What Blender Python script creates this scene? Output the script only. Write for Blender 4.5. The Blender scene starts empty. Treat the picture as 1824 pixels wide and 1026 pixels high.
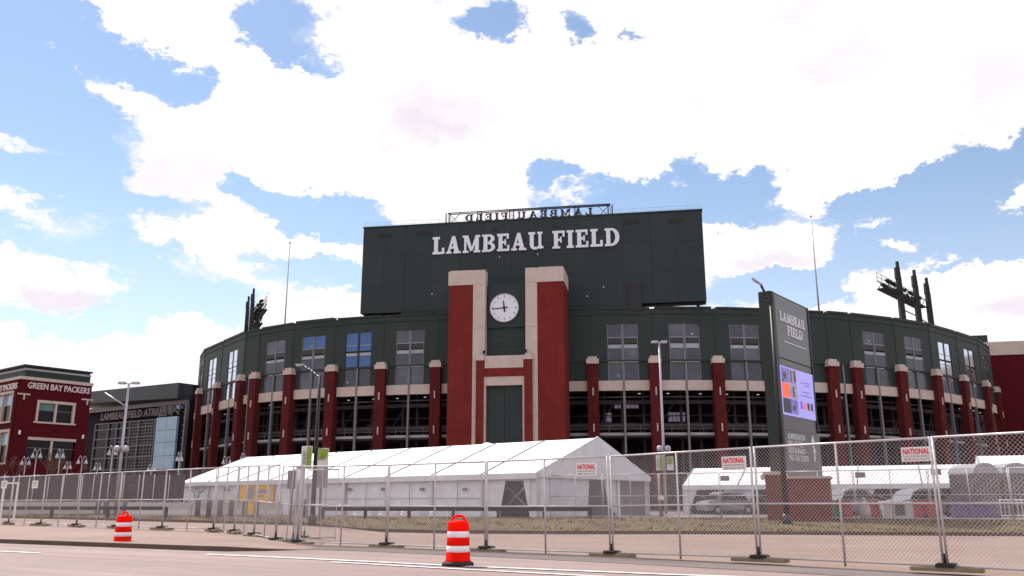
import bpy, math, random
from mathutils import Vector, Matrix
random.seed(7)
R = math.radians
sc = bpy.context.scene
col = sc.collection

# ------------------------------------------------------------------ camera, sky, sun, exposure
F_PX, CAM_H, PITCH = 1550.0, 1.3, R(13.91)
cam = bpy.data.cameras.new('camera')
cam.sensor_width = 36.0
cam.lens = 36.0 * F_PX / 1824.0
cam.clip_start, cam.clip_end = 0.1, 6000
cam_o = bpy.data.objects.new('camera', cam)
cam_o.location = (0, 0, CAM_H)
cam_o.rotation_euler = (R(90) + PITCH, 0, 0)
col.objects.link(cam_o)
sc.camera = cam_o
CP, SP = math.cos(PITCH), math.sin(PITCH)

def ray(px, py):
    u, v = (px - 912) / F_PX, (513 - py) / F_PX
    return Vector((u, CP - v * SP, SP + v * CP))
def at(px, py, Y):
    d = ray(px, py)
    return Vector((0, 0, CAM_H)) + d * (Y / d.y)
def atz(px, py, z):
    d = ray(px, py)
    return Vector((0, 0, CAM_H)) + d * ((z - CAM_H) / d.z)

SUN_EL, SUN_AZ = R(50), R(-36)          # azimuth measured from +Y towards +X: behind the stadium
sun_dir = Vector((math.sin(SUN_AZ) * math.cos(SUN_EL), math.cos(SUN_AZ) * math.cos(SUN_EL), math.sin(SUN_EL)))
sl = bpy.data.lights.new('sun', 'SUN')
sl.energy, sl.angle, sl.color = 4.9, R(0.5), (1.0, 0.95, 0.9)
so = bpy.data.objects.new('sun', sl)
so.rotation_euler = sun_dir.to_track_quat('Z', 'Y').to_euler()
so.location = (0, 0, 80)
col.objects.link(so)

sc.view_settings.view_transform = 'Standard'
sc.view_settings.look = 'None'
sc.view_settings.gamma = 1.0
sc.view_settings.use_curve_mapping = False
sc.view_settings.exposure = 0.0
sc.render.engine = 'CYCLES'
sc.cycles.max_bounces = 6
sc.cycles.use_denoising = True

world = bpy.data.worlds.new('World')
sc.world = world
world.use_nodes = True
wn, wl = world.node_tree.nodes, world.node_tree.links
wn.clear()
def wnode(t, **kw):
    n = wn.new(t)
    for k, v in kw.items():
        setattr(n, k, v)
    return n
def wmath(op, a, b=None, clamp=False):
    n = wnode('ShaderNodeMath', operation=op, use_clamp=clamp)
    for i, x in enumerate((a, b)):
        if x is None: continue
        if isinstance(x, (int, float)): n.inputs[i].default_value = x
        else: wl.new(x, n.inputs[i])
    return n.outputs[0]
w_out = wnode('ShaderNodeOutputWorld')
sky = wnode('ShaderNodeTexSky', sky_type='NISHITA', sun_disc=False)
sky.sun_elevation = SUN_EL
sky.sun_rotation = SUN_AZ
sky.air_density, sky.dust_density, sky.ozone_density = 1.0, 0.15, 1.0
bg_sky = wnode('ShaderNodeBackground'); bg_sky.inputs[1].default_value = 0.15
wl.new(sky.outputs[0], bg_sky.inputs[0])
tc = wnode('ShaderNodeTexCoord')
D = tc.outputs['Generated']
sep = wnode('ShaderNodeSeparateXYZ'); wl.new(D, sep.inputs[0])
az = wmath('ARCTAN2', sep.outputs[0], sep.outputs[1])
el = wmath('ARCSINE', sep.outputs[2])
comb = wnode('ShaderNodeCombineXYZ'); wl.new(az, comb.inputs[0]); wl.new(el, comb.inputs[1])
def wnoise(scale, detail, rough, off, stretch=(1, 1, 1.6)):
    mp = wnode('ShaderNodeMapping'); mp.inputs['Location'].default_value = off; mp.inputs['Scale'].default_value = stretch
    wl.new(D, mp.inputs[0])
    n = wnode('ShaderNodeTexNoise'); n.inputs['Scale'].default_value = scale
    n.inputs['Detail'].default_value = detail; n.inputs['Roughness'].default_value = rough
    wl.new(mp.outputs[0], n.inputs['Vector'])
    return n
nw = wnoise(9.0, 10, 0.68, (3.1, 0.4, 1.7))
warp = wnode('ShaderNodeVectorMath', operation='SUBTRACT'); wl.new(nw.outputs['Color'], warp.inputs[0]); warp.inputs[1].default_value = (.5, .5, .5)
wsc = wnode('ShaderNodeVectorMath', operation='MULTIPLY'); wl.new(warp.outputs[0], wsc.inputs[0]); wsc.inputs[1].default_value = (.17, .13, 0)
wad = wnode('ShaderNodeVectorMath', operation='ADD'); wl.new(comb.outputs[0], wad.inputs[0]); wl.new(wsc.outputs[0], wad.inputs[1])
V = wad.outputs[0]
def blob(px, py, rx, ry, w, rot=0.0):
    d = ray(px, py).normalized()
    c = (math.atan2(d.x, d.y), math.asin(d.z))
    mp = wnode('ShaderNodeMapping', vector_type='TEXTURE')
    mp.inputs['Location'].default_value = (c[0], c[1], 0)
    mp.inputs['Rotation'].default_value = (0, 0, R(rot))
    mp.inputs['Scale'].default_value = (rx / F_PX, ry / F_PX, 1)
    wl.new(V, mp.inputs[0])
    ln = wnode('ShaderNodeVectorMath', operation='LENGTH'); wl.new(mp.outputs[0], ln.inputs[0])
    mr = wnode('ShaderNodeMapRange', interpolation_type='SMOOTHSTEP')
    mr.inputs['From Min'].default_value, mr.inputs['From Max'].default_value = 1.5, 0.35
    mr.inputs['To Min'].default_value, mr.inputs['To Max'].default_value = 0, w
    wl.new(ln.outputs['Value'], mr.inputs['Value'])
    return mr.outputs[0]
BLOBS = [   # blue gaps (negative) and cloud banks (positive): centre, radii, weight, tilt of each
    (60, 120, 130, 60, -.5, -8), (120, 70, 70, 18, -.3, -14), (110, 190, 24, 10, .35, 0), (55, 165, 22, 10, .3, 0), (230, 110, 190, 40, -.6, -14), (60, 210, 150, 70, -.55, 0), (330, 130, 70, 40, -.3, 0),
    (20, 20, 50, 30, -.35, 0), (500, 60, 85, 48, -.55, -10), (600, 105, 50, 22, -.35, 0), (870, 40, 70, 32, -.5, 0), (415, 78, 35, 12, -.3, 0),
    (1045, 55, 36, 40, -.5, 40), (1135, 60, 26, 12, -.35, 0), (70, 330, 150, 40, -.38, 0), (230, 370, 130, 35, -.36, 0),
    (560, 375, 140, 36, -.5, -8), (470, 340, 60, 24, -.3, -20), (1000, 305, 60, 24, -.42, 0), (1120, 355, 170, 34, -.48, 0), (1245, 310, 70, 38, -.5, 0), (1180, 318, 40, 16, .3, 0), (1030, 345, 40, 14, .25, 0),
    (1345, 360, 110, 38, -.55, 0), (1395, 315, 40, 26, -.3, 30), (1590, 380, 150, 50, -.62, 12), (1740, 310, 130, 48, -.62, 10), (1660, 440, 130, 45, -.5, 0), (1720, 385, 90, 30, -.35, 0), (1560, 345, 80, 20, -.3, 12),
    (1340, 520, 130, 36, -.42, 0), (1480, 515, 110, 34, -.4, 0), (1780, 430, 80, 40, -.4, 0), (590, 480, 120, 46, -.34, 0), (330, 530, 160, 40, -.34, 0), (150, 560, 150, 30, -.2, 0),
    (250, 40, 260, 38, .3, -8), (50, 45, 70, 18, .45, 0), (700, 200, 420, 110, .45, 0), (1400, 160, 420, 130, .45, 0), (120, 110, 28, 10, .3, 0),
    (40, 285, 60, 22, .42, 0), (190, 160, 110, 25, .35, -8), (1400, 430, 150, 42, .6, 0), (1620, 375, 75, 26, .7, 25), (1630, 445, 42, 14, .5, 0),
    (1700, 540, 190, 60, .55, 0), (1775, 338, 85, 28, .75, 18), (1500, 320, 120, 28, .35, 10), (100, 510, 200, 40, .12, 0), (150, 440, 210, 36, -.26, 0), (60, 590, 160, 24, -.2, 0), (130, 650, 260, 40, .4, 0), (560, 560, 130, 26, .3, 0),
    (420, 420, 160, 30, .3, 0), (600, 440, 90, 24, .3, 0)]
acc = None
for b in BLOBS:
    o_ = blob(*b[:4], b[4] * (1.2 if b[4] < 0 else 1.0), *b[5:])
    acc = o_ if acc is None else wmath('ADD', acc, o_)
nb = wnoise(3.2, 10, 0.6, (0.0, 0.0, 0.3))
nf = wnoise(20.0, 10, 0.72, (5.0, 2.0, 1.0))
base = wmath('MULTIPLY', nb.outputs[0], 0.55)
fine = wmath('MULTIPLY', wmath('SUBTRACT', nf.outputs[0], 0.5), 0.7)
dens = wmath('ADD', wmath('ADD', base, 0.33), wmath('ADD', acc, fine))
mr = wnode('ShaderNodeMapRange', interpolation_type='SMOOTHSTEP')
mr.inputs['From Min'].default_value, mr.inputs['From Max'].default_value = 0.30, 0.52
wl.new(dens, mr.inputs['Value'])
veil = wnode('ShaderNodeMapRange', interpolation_type='SMOOTHSTEP')   # thin veil over the blue near the horizon
veil.inputs['From Min'].default_value, veil.inputs['From Max'].default_value = 0.40, 0.02
veil.inputs['To Min'].default_value, veil.inputs['To Max'].default_value = 0.04, 0.42
wl.new(sep.outputs[2], veil.inputs['Value'])
soft = wnode('ShaderNodeMapRange', interpolation_type='SMOOTHSTEP')      # thin wisps round the thick clouds
soft.inputs['From Min'].default_value, soft.inputs['From Max'].default_value = 0.14, 0.70
nsoft = wnoise(6.0, 9, 0.6, (1.0, 7.0, 4.0), (1, 1, 3.2))
wl.new(wmath('ADD', dens, wmath('MULTIPLY', wmath('SUBTRACT', nsoft.outputs[0], 0.5), 0.9)), soft.inputs['Value'])
mask = wmath('MAXIMUM', mr.outputs[0], wmath('MAXIMUM', veil.outputs[0], wmath('MULTIPLY', soft.outputs[0], 0.55)))
ns = wnoise(5.0, 7, 0.6, (9.3, 4.0, 2.0))
pat = None
for b in ((800, 200, 120, 62, .42, 10), (760, 245, 90, 30, .25, 0), (1525, 105, 95, 60, .36, -10), (1800, 140, 70, 80, .30, 0), (95, 525, 75, 20, .5, 0), (1390, 462, 110, 18, .42, 0), (1800, 556, 80, 20, .5, 0), (1420, 12, 60, 26, .3, 0), (430, 700, 160, 20, .3, 0), (300, 300, 160, 50, .22, 0), (560, 190, 160, 40, .18, 10), (1240, 200, 130, 50, .18, 0)):
    o_ = blob(*b); pat = o_ if pat is None else wmath('ADD', pat, o_)
sh = wnode('ShaderNodeMapRange', interpolation_type='SMOOTHSTEP')
sh.inputs['From Min'].default_value, sh.inputs['From Max'].default_value = 0.42, 1.0
wl.new(wmath('ADD', wmath('MULTIPLY', ns.outputs[0], 0.75), wmath('ADD', pat, wmath('MULTIPLY', wmath('SUBTRACT', nf.outputs[0], 0.5), 0.25))), sh.inputs['Value'])
cc = wnode('ShaderNodeMix', data_type='RGBA'); cc.inputs['A'].default_value = (1.08, 1.055, 1.09, 1); cc.inputs['B'].default_value = (.92, .84, .92, 1)
wl.new(sh.outputs[0], cc.inputs['Factor'])
bg_c = wnode('ShaderNodeBackground'); wl.new(cc.outputs['Result'], bg_c.inputs[0]); bg_c.inputs[1].default_value = 1.0
mixw = wnode('ShaderNodeMixShader')
wl.new(mask, mixw.inputs[0]); wl.new(bg_sky.outputs[0], mixw.inputs[1]); wl.new(bg_c.outputs[0], mixw.inputs[2])
wl.new(mixw.outputs[0], w_out.inputs[0])

# ------------------------------------------------------------------ materials
MATS = {}
def road_wear(m, ang, amt=.16):
    nt = m.node_tree; N, L = nt.nodes, nt.links; p = N['Principled BSDF']
    src = p.inputs['Base Color'].links[0].from_socket
    t = N.new('ShaderNodeTexCoord')
    out = src
    for sc3, scale, lo, hi, a in (((.045, 1.1, 1), 1.5, .35, .68, amt), ((.5, .5, .5), .55, .30, .62, amt * .8), ((.9, .9, 1), 7.0, .2, .8, amt * .9), ((.02, .35, 1), 1.2, .35, .65, amt)):
        mp = N.new('ShaderNodeMapping'); mp.vector_type = 'POINT'; mp.inputs['Rotation'].default_value = (0, 0, -ang); mp.inputs['Scale'].default_value = sc3
        rot = N.new('ShaderNodeVectorRotate'); rot.rotation_type = 'Z_AXIS'; rot.inputs['Angle'].default_value = -ang
        mp.inputs['Rotation'].default_value = (0, 0, 0)
        L.new(t.outputs['Object'], rot.inputs['Vector']); L.new(rot.outputs[0], mp.inputs[0])
        n = N.new('ShaderNodeTexNoise'); n.inputs['Scale'].default_value = scale; n.inputs['Detail'].default_value = 8; n.inputs['Roughness'].default_value = .7
        L.new(mp.outputs[0], n.inputs['Vector'])
        r = N.new('ShaderNodeMapRange'); r.inputs['From Min'].default_value = lo; r.inputs['From Max'].default_value = hi
        r.inputs['To Min'].default_value = 1 - a; r.inputs['To Max'].default_value = 1 + a * .6
        L.new(n.outputs[0], r.inputs['Value'])
        v = N.new('ShaderNodeVectorMath'); v.operation = 'SCALE'; L.new(out, v.inputs[0]); L.new(r.outputs[0], v.inputs['Scale']); out = v.outputs[0]
    L.new(out, p.inputs['Base Color'])
def mat(name, c, rough=0.7, var=0.12, scale=1.5, metal=0.0, bump=0.0, bscale=20.0, emit=0.0, trans=0.0, spec=0.35, streak=0.0, scale3=(1, 1, 1)):
    m = bpy.data.materials.new(name); m.use_nodes = True
    nt = m.node_tree; N, L = nt.nodes, nt.links
    p = N['Principled BSDF']
    p.inputs['Roughness'].default_value = rough
    p.inputs['Metallic'].default_value = metal
    p.inputs['Specular IOR Level'].default_value = spec
    p.inputs['Base Color'].default_value = (*c, 1)
    if var > 0:
        t = N.new('ShaderNodeTexCoord')
        mp = N.new('ShaderNodeMapping'); mp.inputs['Scale'].default_value = scale3
        L.new(t.outputs['Object'], mp.inputs[0])
        n = N.new('ShaderNodeTexNoise'); n.inputs['Scale'].default_value = scale; n.inputs['Detail'].default_value = 7; n.inputs['Roughness'].default_value = .65
        L.new(mp.outputs[0], n.inputs['Vector'])
        r = N.new('ShaderNodeMapRange'); r.inputs['From Min'].default_value, r.inputs['From Max'].default_value = .28, .72
        r.inputs['To Min'].default_value, r.inputs['To Max'].default_value = 1 - var, 1 + var
        L.new(n.outputs[0], r.inputs['Value'])
        val = r.outputs[0]
        if streak > 0:
            mp2 = N.new('ShaderNodeMapping'); mp2.inputs['Scale'].default_value = (2.0, 2.0, .06)
            L.new(t.outputs['Object'], mp2.inputs[0])
            n2 = N.new('ShaderNodeTexNoise'); n2.inputs['Scale'].default_value = 2.2; n2.inputs['Detail'].default_value = 4
            L.new(mp2.outputs[0], n2.inputs['Vector'])
            r2 = N.new('ShaderNodeMapRange'); r2.inputs['From Min'].default_value, r2.inputs['From Max'].default_value = .3, .7
            r2.inputs['To Min'].default_value, r2.inputs['To Max'].default_value = 1 - streak, 1 + streak * .5
            L.new(n2.outputs[0], r2.inputs['Value'])
            mu = N.new('ShaderNodeMath'); mu.operation = 'MULTIPLY'; L.new(val, mu.inputs[0]); L.new(r2.outputs[0], mu.inputs[1]); val = mu.outputs[0]
        vm = N.new('ShaderNodeVectorMath'); vm.operation = 'SCALE'; vm.inputs[0].default_value = c
        L.new(val, vm.inputs['Scale'])
        L.new(vm.outputs[0], p.inputs['Base Color'])
        if bump > 0:
            nb_ = N.new('ShaderNodeTexNoise'); nb_.inputs['Scale'].default_value = bscale; nb_.inputs['Detail'].default_value = 6
            L.new(t.outputs['Object'], nb_.inputs['Vector'])
            b = N.new('ShaderNodeBump'); b.inputs['Strength'].default_value = bump; b.inputs['Distance'].default_value = .03
            L.new(nb_.outputs[0], b.inputs['Height']); L.new(b.outputs[0], p.inputs['Normal'])
    if emit > 0:
        p.inputs['Emission Color'].default_value = (*c, 1); p.inputs['Emission Strength'].default_value = emit
    if trans > 0:
        tr = N.new('ShaderNodeBsdfTranslucent'); tr.inputs[0].default_value = (*c, 1)
        mx = N.new('ShaderNodeMixShader'); mx.inputs[0].default_value = trans
        L.new(p.outputs[0], mx.inputs[1]); L.new(tr.outputs[0], mx.inputs[2])
        L.new(mx.outputs[0], N['Material Output'].inputs[0])
    MATS[name] = m
    return m
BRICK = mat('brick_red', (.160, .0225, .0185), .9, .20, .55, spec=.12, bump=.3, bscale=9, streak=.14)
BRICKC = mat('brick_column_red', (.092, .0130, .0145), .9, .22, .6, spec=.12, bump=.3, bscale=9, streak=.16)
BRICKD = mat('brick_maroon', (.080, .006, .012), .9, .12, .7, spec=.10, bump=.25, bscale=9, streak=.08)
PLANTB = mat('brick_planter', (.175, .052, .046), .85, .2, 2.5, bump=.3)
STONE = mat('limestone', (.50, .40, .365), .8, .08, .9, bump=.15, streak=.07)
GREEN = mat('green_metal', (.0280, .0365, .0355), .55, .12, .35, spec=.2, streak=.05)
GREENB = mat('board_green', (.0275, .036, .041), .6, .06, .25, spec=.2, streak=.04)
GREENB2 = mat('board_green_faded', (.0295, .0385, .043), .6, .08, .3, spec=.22, streak=.08)
GREEND = mat('green_dark', (.018, .022, .022), .6, .05, 1)  # darker green for joints, some window frames and the board core
GLASS = mat('tinted_glass', (.055, .058, .085), .07, .35, .45, spec=.45)
GLASSB = mat('sky_tint_glass', (.018, .085, .27), .06, .35, .35, spec=.6)  # blue of the reflected sky put into the pane colour
GLASSM = mat('mirror_glass', (.62, .68, .80), .10, .25, .35, metal=.85)
GLASS2 = mat('tinted_glass_dim', (.036, .038, .060), .07, .4, .6, spec=.5)
GLASS3 = mat('tinted_glass_pale', (.085, .085, .115), .08, .4, .6, spec=.4)
GLASSL = mat('pale_glass', (.26, .38, .50), .12, .15, .3, spec=.6)
GLASSK = mat('black_glass', (.006, .002, .005), .10, .2, .6, spec=.18)
GLASST = mat('teal_glass', (.05, .12, .13), .08, .3, .5, spec=.6)
PALEB = mat('pale_grey', (.30, .31, .36), .35, .12, .8)
SPAND = mat('dark_spandrel', (.024, .023, .028), .3, .1, .8)
STEEL = mat('grey_steel', (.16, .15, .16), .5, .1, 2, metal=.2)
RIGP = mat('rig_post', (.022, .022, .027), .6, .08, 1, spec=.2)
DARKST = mat('dark_steel', (.014, .013, .016), .5, .1, 2)
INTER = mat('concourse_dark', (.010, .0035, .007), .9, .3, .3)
DECK = mat('deck_grey', (.062, .046, .050), .8, .15, .6)
EDGE = mat('deck_edge', (.32, .30, .32), .7, .1, 1)
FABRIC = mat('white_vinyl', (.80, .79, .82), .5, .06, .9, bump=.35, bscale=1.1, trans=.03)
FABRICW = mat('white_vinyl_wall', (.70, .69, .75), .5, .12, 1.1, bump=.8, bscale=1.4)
MESHG = mat('grey_mesh_fabric', (.17, .155, .175), .8, .12, 1)
GALV = mat('galvanised_steel', (.52, .48, .50), .42, .1, 3, metal=.35)
WIRE = mat('chain_wire', (.44, .40, .41), .45, 0, metal=.2)
WOOD = mat('weathered_wood', (.22, .17, .11), .85, .3, 3, scale3=(1, 8, 8))
RUBBER = mat('black_rubber', (.018, .016, .017), .75, .2, 4)
ORANGE = mat('drum_orange', (.98, .012, .002), .55, .16, 5, trans=.45, spec=.08)
REFLW = mat('reflective_white', (.76, .71, .76), .4, .16, 7)
FROST = mat('frosted_pane', (.75, .70, .82), .5, .3, 1.2, trans=.9)
REFLO = mat('faded_orange', (.62, .16, .07), .6, .1, 3)
ROAD = mat('road_concrete', (.282, .205, .195), .85, .09, .12, bump=.12, bscale=14, scale3=(.35, 1, 1))
WALK = mat('walk_concrete', (.275, .190, .160), .88, .10, .25, bump=.12, bscale=10)
SHOULDER = mat('shoulder_asphalt', (.175, .138, .134), .9, .14, .5, bump=.2, bscale=18)
KERB = mat('kerb_stone', (.105, .066, .058), .9, .18, 1.2, bump=.2)
GUTTER = mat('gutter_concrete', (.30, .225, .21), .85, .08, 1)
LOT = mat('lot_asphalt', (.20, .165, .165), .9, .14, .2)
SOIL = mat('ground_soil', (.15, .12, .08), .95, .2, .05)
GRASS = mat('dry_grass', (.108, .074, .034), .95, .45, .35, bump=.5, bscale=12)
BLADE = mat('grass_blade', (.105, .074, .032), .9, .3, .8)
PAINT = mat('road_paint', (.74, .70, .70), .7, .22, 2.2)
for m_ in (ROAD, WALK, SHOULDER, GUTTER, KERB): road_wear(m_, R(-30), .13 if m_ is not WALK else .12)
road_wear(PAINT, R(-30), .12); road_wear(LOT, 0, .12)
LETTER = mat('white_letter', (.66, .68, .76), .5, .04, 1)
LETTERD = mat('muted_letter', (.16, .12, .135), .6, .1, 1)
LETTERP = mat('pink_white_letter', (.62, .50, .52), .6, .05, 1)
BLACK = mat('black_paint', (.012, .011, .014), .45, .1, 3)
SILVER = mat('silver_pole', (.38, .36, .41), .4, .08, 2, metal=.3)
WHITEP = mat('white_paint', (.78, .76, .78), .5, .04, 2)
SIGNW = mat('sign_white', (.72, .68, .68), .55, .04, 3)
SIGNR = mat('sign_red', (.60, .02, .04), .55, .05, 3)
SIGNG = mat('sign_grey_text', (.30, .26, .28), .6, .05, 3)
PANELG = mat('pylon_grey', (.120, .128, .142), .4, .07, .5)
PANELG2 = mat('pylon_grey_low', (.125, .122, .13), .5, .07, .5)
YELLOW = mat('yellow_vinyl', (.85, .45, .010), .6, .1, 2)
BANNG = mat('banner_green', (.20, .30, .04), .7, .5, 2.5)
BANNW = mat('banner_white', (.62, .62, .60), .7, .06, 2)
PURPLE = mat('purple_plastic', (.10, .07, .17), .6, .15, 2)
REDP = mat('red_plastic', (.33, .03, .035), .6, .15, 2)
GREENP = mat('green_plastic', (.03, .15, .08), .6, .15, 2)
CARW = mat('car_white', (.20, .21, .235), .25, .02, 1, spec=.5)
CARG = mat('car_grey', (.22, .23, .25), .25, .03, 1, metal=.4, spec=.5)
CONC = mat('barrier_concrete', (.46, .43, .44), .9, .12, 1.5, bump=.2)
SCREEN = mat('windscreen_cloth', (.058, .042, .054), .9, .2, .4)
BARK = mat('bark', (.10, .065, .055), .9, .2, 4)
LEAFB = mat('brown_twig', (.13, .075, .06), .9, .2, 4)
LAMPW = mat('lamp_shade_white', (.42, .39, .41), .4, .03, 2)
WARM = mat('warm_lamp', (1.0, .45, .06), .5, 0, emit=2.0)
COOLL = mat('cool_lamp', (.8, .76, .74), .5, 0, emit=.35)
SCR_LAV = mat('screen_lavender', (.38, .35, .86), .4, .04, .8, emit=.38)
SCR_PUR = mat('screen_purple', (.16, .13, .40), .4, .7, 2.5, emit=.4)
SCR_ORG = mat('screen_orange', (.95, .10, .02), .4, .1, 3, emit=.7)
SCR_DRK = mat('screen_dark', (.03, .02, .04), .4, .4, 5, emit=.2)
SCR_GRY = mat('screen_grey', (.30, .26, .36), .4, .5, 3, emit=.3)
SCR_RED = mat('screen_red', (.85, .12, .2), .4, 0, emit=.5)
SCR_BLU = mat('screen_blue', (.03, .06, .45), .4, 0, emit=.5)
SCR_TXT = mat('screen_text', (.10, .08, .28), .4, 0, emit=.3)

# ------------------------------------------------------------------ mesh helpers
class Frame:
    """Local axes: s along the face, t outwards to the viewer, z up."""
    def __init__(f, o, e):
        f.o = Vector((o[0], o[1], 0)); f.e = Vector((e[0], e[1], 0)).normalized()
        f.n = Vector((f.e.y, -f.e.x, 0))
    def p(f, s, t, z):
        return f.o + f.e * s + f.n * t + Vector((0, 0, z))
    def sz(f, px, py, t=0.0):
        d = ray(px, py); c = Vector((0, 0, CAM_H))
        k = ((f.o + f.n * t) - c).dot(f.n) / d.dot(f.n)
        q = c + d * k
        return (q - f.o).dot(f.e), q.z
WF = Frame((0, 0), (1, 0))        # world axes (t is -Y)

class MB:
    def __init__(s):
        s.v = []; s.f = []; s.sm = []
    def add(s, vs, fs, smooth=False):
        b = len(s.v); s.v += [tuple(x) for x in vs]
        s.f += [tuple(i + b for i in q) for q in fs]; s.sm += [smooth] * len(fs)
        return s
    def hexa(s, a):
        return s.add(a, [(0, 3, 2, 1), (4, 5, 6, 7), (0, 1, 5, 4), (1, 2, 6, 5), (2, 3, 7, 6), (3, 0, 4, 7)])
    def fbox(s, F, s0, s1, t0, t1, z0, z1):
        return s.hexa([F.p(s0, t1, z0), F.p(s1, t1, z0), F.p(s1, t0, z0), F.p(s0, t0, z0), F.p(s0, t1, z1), F.p(s1, t1, z1), F.p(s1, t0, z1), F.p(s0, t0, z1)])
    def box(s, x0, x1, y0, y1, z0, z1):
        return s.hexa([(x0, y0, z0), (x1, y0, z0), (x1, y1, z0), (x0, y1, z0), (x0, y0, z1), (x1, y0, z1), (x1, y1, z1), (x0, y1, z1)])
    def bbox(s, x0, x1, y0, y1, z0, z1, b=.03):
        """box with chamfered top edges and corners"""
        ring = lambda i, z: [(x0 + i + b, y0 + i, z), (x1 - i - b, y0 + i, z), (x1 - i, y0 + i + b, z), (x1 - i, y1 - i - b, z), (x1 - i - b, y1 - i, z), (x0 + i + b, y1 - i, z), (x0 + i, y1 - i - b, z), (x0 + i, y0 + i + b, z)]
        vs = ring(0, z0) + ring(0, z1 - b) + ring(b, z1)
        fs = [tuple(range(7, -1, -1)), tuple(range(16, 24))]
        for k in (0, 8):
            for i in range(8):
                j = (i + 1) % 8; fs.append((k + i, k + j, k + 8 + j, k + 8 + i))
        return s.add(vs, fs)
    def prism(s, pts, d):
        """polygon pts extruded by the vector d"""
        n = len(pts); pts = [Vector(p) for p in pts]; d = Vector(d)
        vs = pts + [p + d for p in pts]
        fs = [tuple(range(n - 1, -1, -1)), tuple(range(n, 2 * n))] + [(i, (i + 1) % n, n + (i + 1) % n, n + i) for i in range(n)]
        return s.add(vs, fs)
    def tube(s, p0, p1, r0, r1=None, n=8, caps=True):
        p0, p1 = Vector(p0), Vector(p1); r1 = r0 if r1 is None else r1
        d = (p1 - p0).normalized()
        a = d.orthogonal().normalized(); b = d.cross(a)
        vs = []
        for p, r in ((p0, r0), (p1, r1)):
            vs += [p + (a * math.cos(2 * math.pi * i / n) + b * math.sin(2 * math.pi * i / n)) * r for i in range(n)]
        s.add(vs, [(i, (i + 1) % n, n + (i + 1) % n, n + i) for i in range(n)], n > 4)
        if caps:
            k = len(s.v) - 2 * n
            s.f += [tuple(k + i for i in range(n - 1, -1, -1)), tuple(k + n + i for i in range(n))]; s.sm += [False, False]
        return s
    def path(s, pts, r, n=6):
        for a, b in zip(pts[:-1], pts[1:]): s.tube(a, b, r, n=n)
        return s
    def lathe(s, prof, c=(0, 0, 0), n=20, axis='z', smooth=True):
        vs = []
        for r, h in prof:
            for i in range(n):
                a = 2 * math.pi * i / n
                q = (r * math.cos(a), r * math.sin(a), h) if axis == 'z' else (r * math.cos(a), h, r * math.sin(a))
                vs.append((c[0] + q[0], c[1] + q[1], c[2] + q[2]))
        fs = []
        for k in range(len(prof) - 1):
            for i in range(n):
                j = (i + 1) % n; fs.append((k * n + i, k * n + j, (k + 1) * n + j, (k + 1) * n + i))
        b = len(s.v); s.add(vs, fs, smooth)
        s.f += [tuple(b + i for i in range(n - 1, -1, -1)), tuple(b + (len(prof) - 1) * n + i for i in range(n))]; s.sm += [False, False]
        return s
    def sheet(s, rows, smooth=True):
        """rows: list of equally long lists of points"""
        n = len(rows[0]); vs = [p for r in rows for p in r]
        fs = [(i * n + j, i * n + j + 1, (i + 1) * n + j + 1, (i + 1) * n + j) for i in range(len(rows) - 1) for j in range(n - 1)]
        return s.add(vs, fs, smooth)
    def build(s, name, m, parent=None, kind=None, local=False, mats=None):
        off = Vector((0, 0, 0))
        if parent is not None and not local:
            off = ROOTLOC.get(parent.name, Vector((0, 0, 0)))
        me = bpy.data.meshes.new(name)
        me.from_pydata([(v[0] - off.x, v[1] - off.y, v[2] - off.z) for v in s.v], [], s.f)
        me.polygons.foreach_set('use_smooth', s.sm)
        me.materials.append(m)
        me.update()
        o = bpy.data.objects.new(name, me); col.objects.link(o)
        if parent is not None:
            o.parent = parent
            ROOTLOC[o.name] = off
        if kind: o['kind'] = kind
        return o
ROOTLOC = {}
def thing(name, label, cat, loc=(0, 0, 0), rz=0.0, group=None):
    o = bpy.data.objects.new(name, None); col.objects.link(o)
    o.empty_display_size = .3
    o.location = loc; o.rotation_euler = (0, 0, rz)
    ROOTLOC[o.name] = Vector(loc)
    o['label'] = label; o['category'] = cat
    if group: o['group'] = group
    return o
def tag(o, label, cat, group=None):
    o['label'] = label; o['category'] = cat
    if group: o['group'] = group
    return o
KIDS = {}
def dup(root, loc, rz=0.0, label=None, scale=None):
    r = root.copy(); col.objects.link(r); r.location = loc; r.rotation_euler = (0, 0, rz)
    if scale: r.scale = scale
    if label: r['label'] = label
    kids = list(root.children)
    for ch in kids:
        c = ch.copy(); col.objects.link(c); c.parent = r
        for g in list(ch.children):
            d = g.copy(); col.objects.link(d); d.parent = c
    return r
def struct(mb, name, m):
    return mb.build(name, m, kind='structure')
def mark(name, m, p0, p1, *a):
    pass

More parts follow.
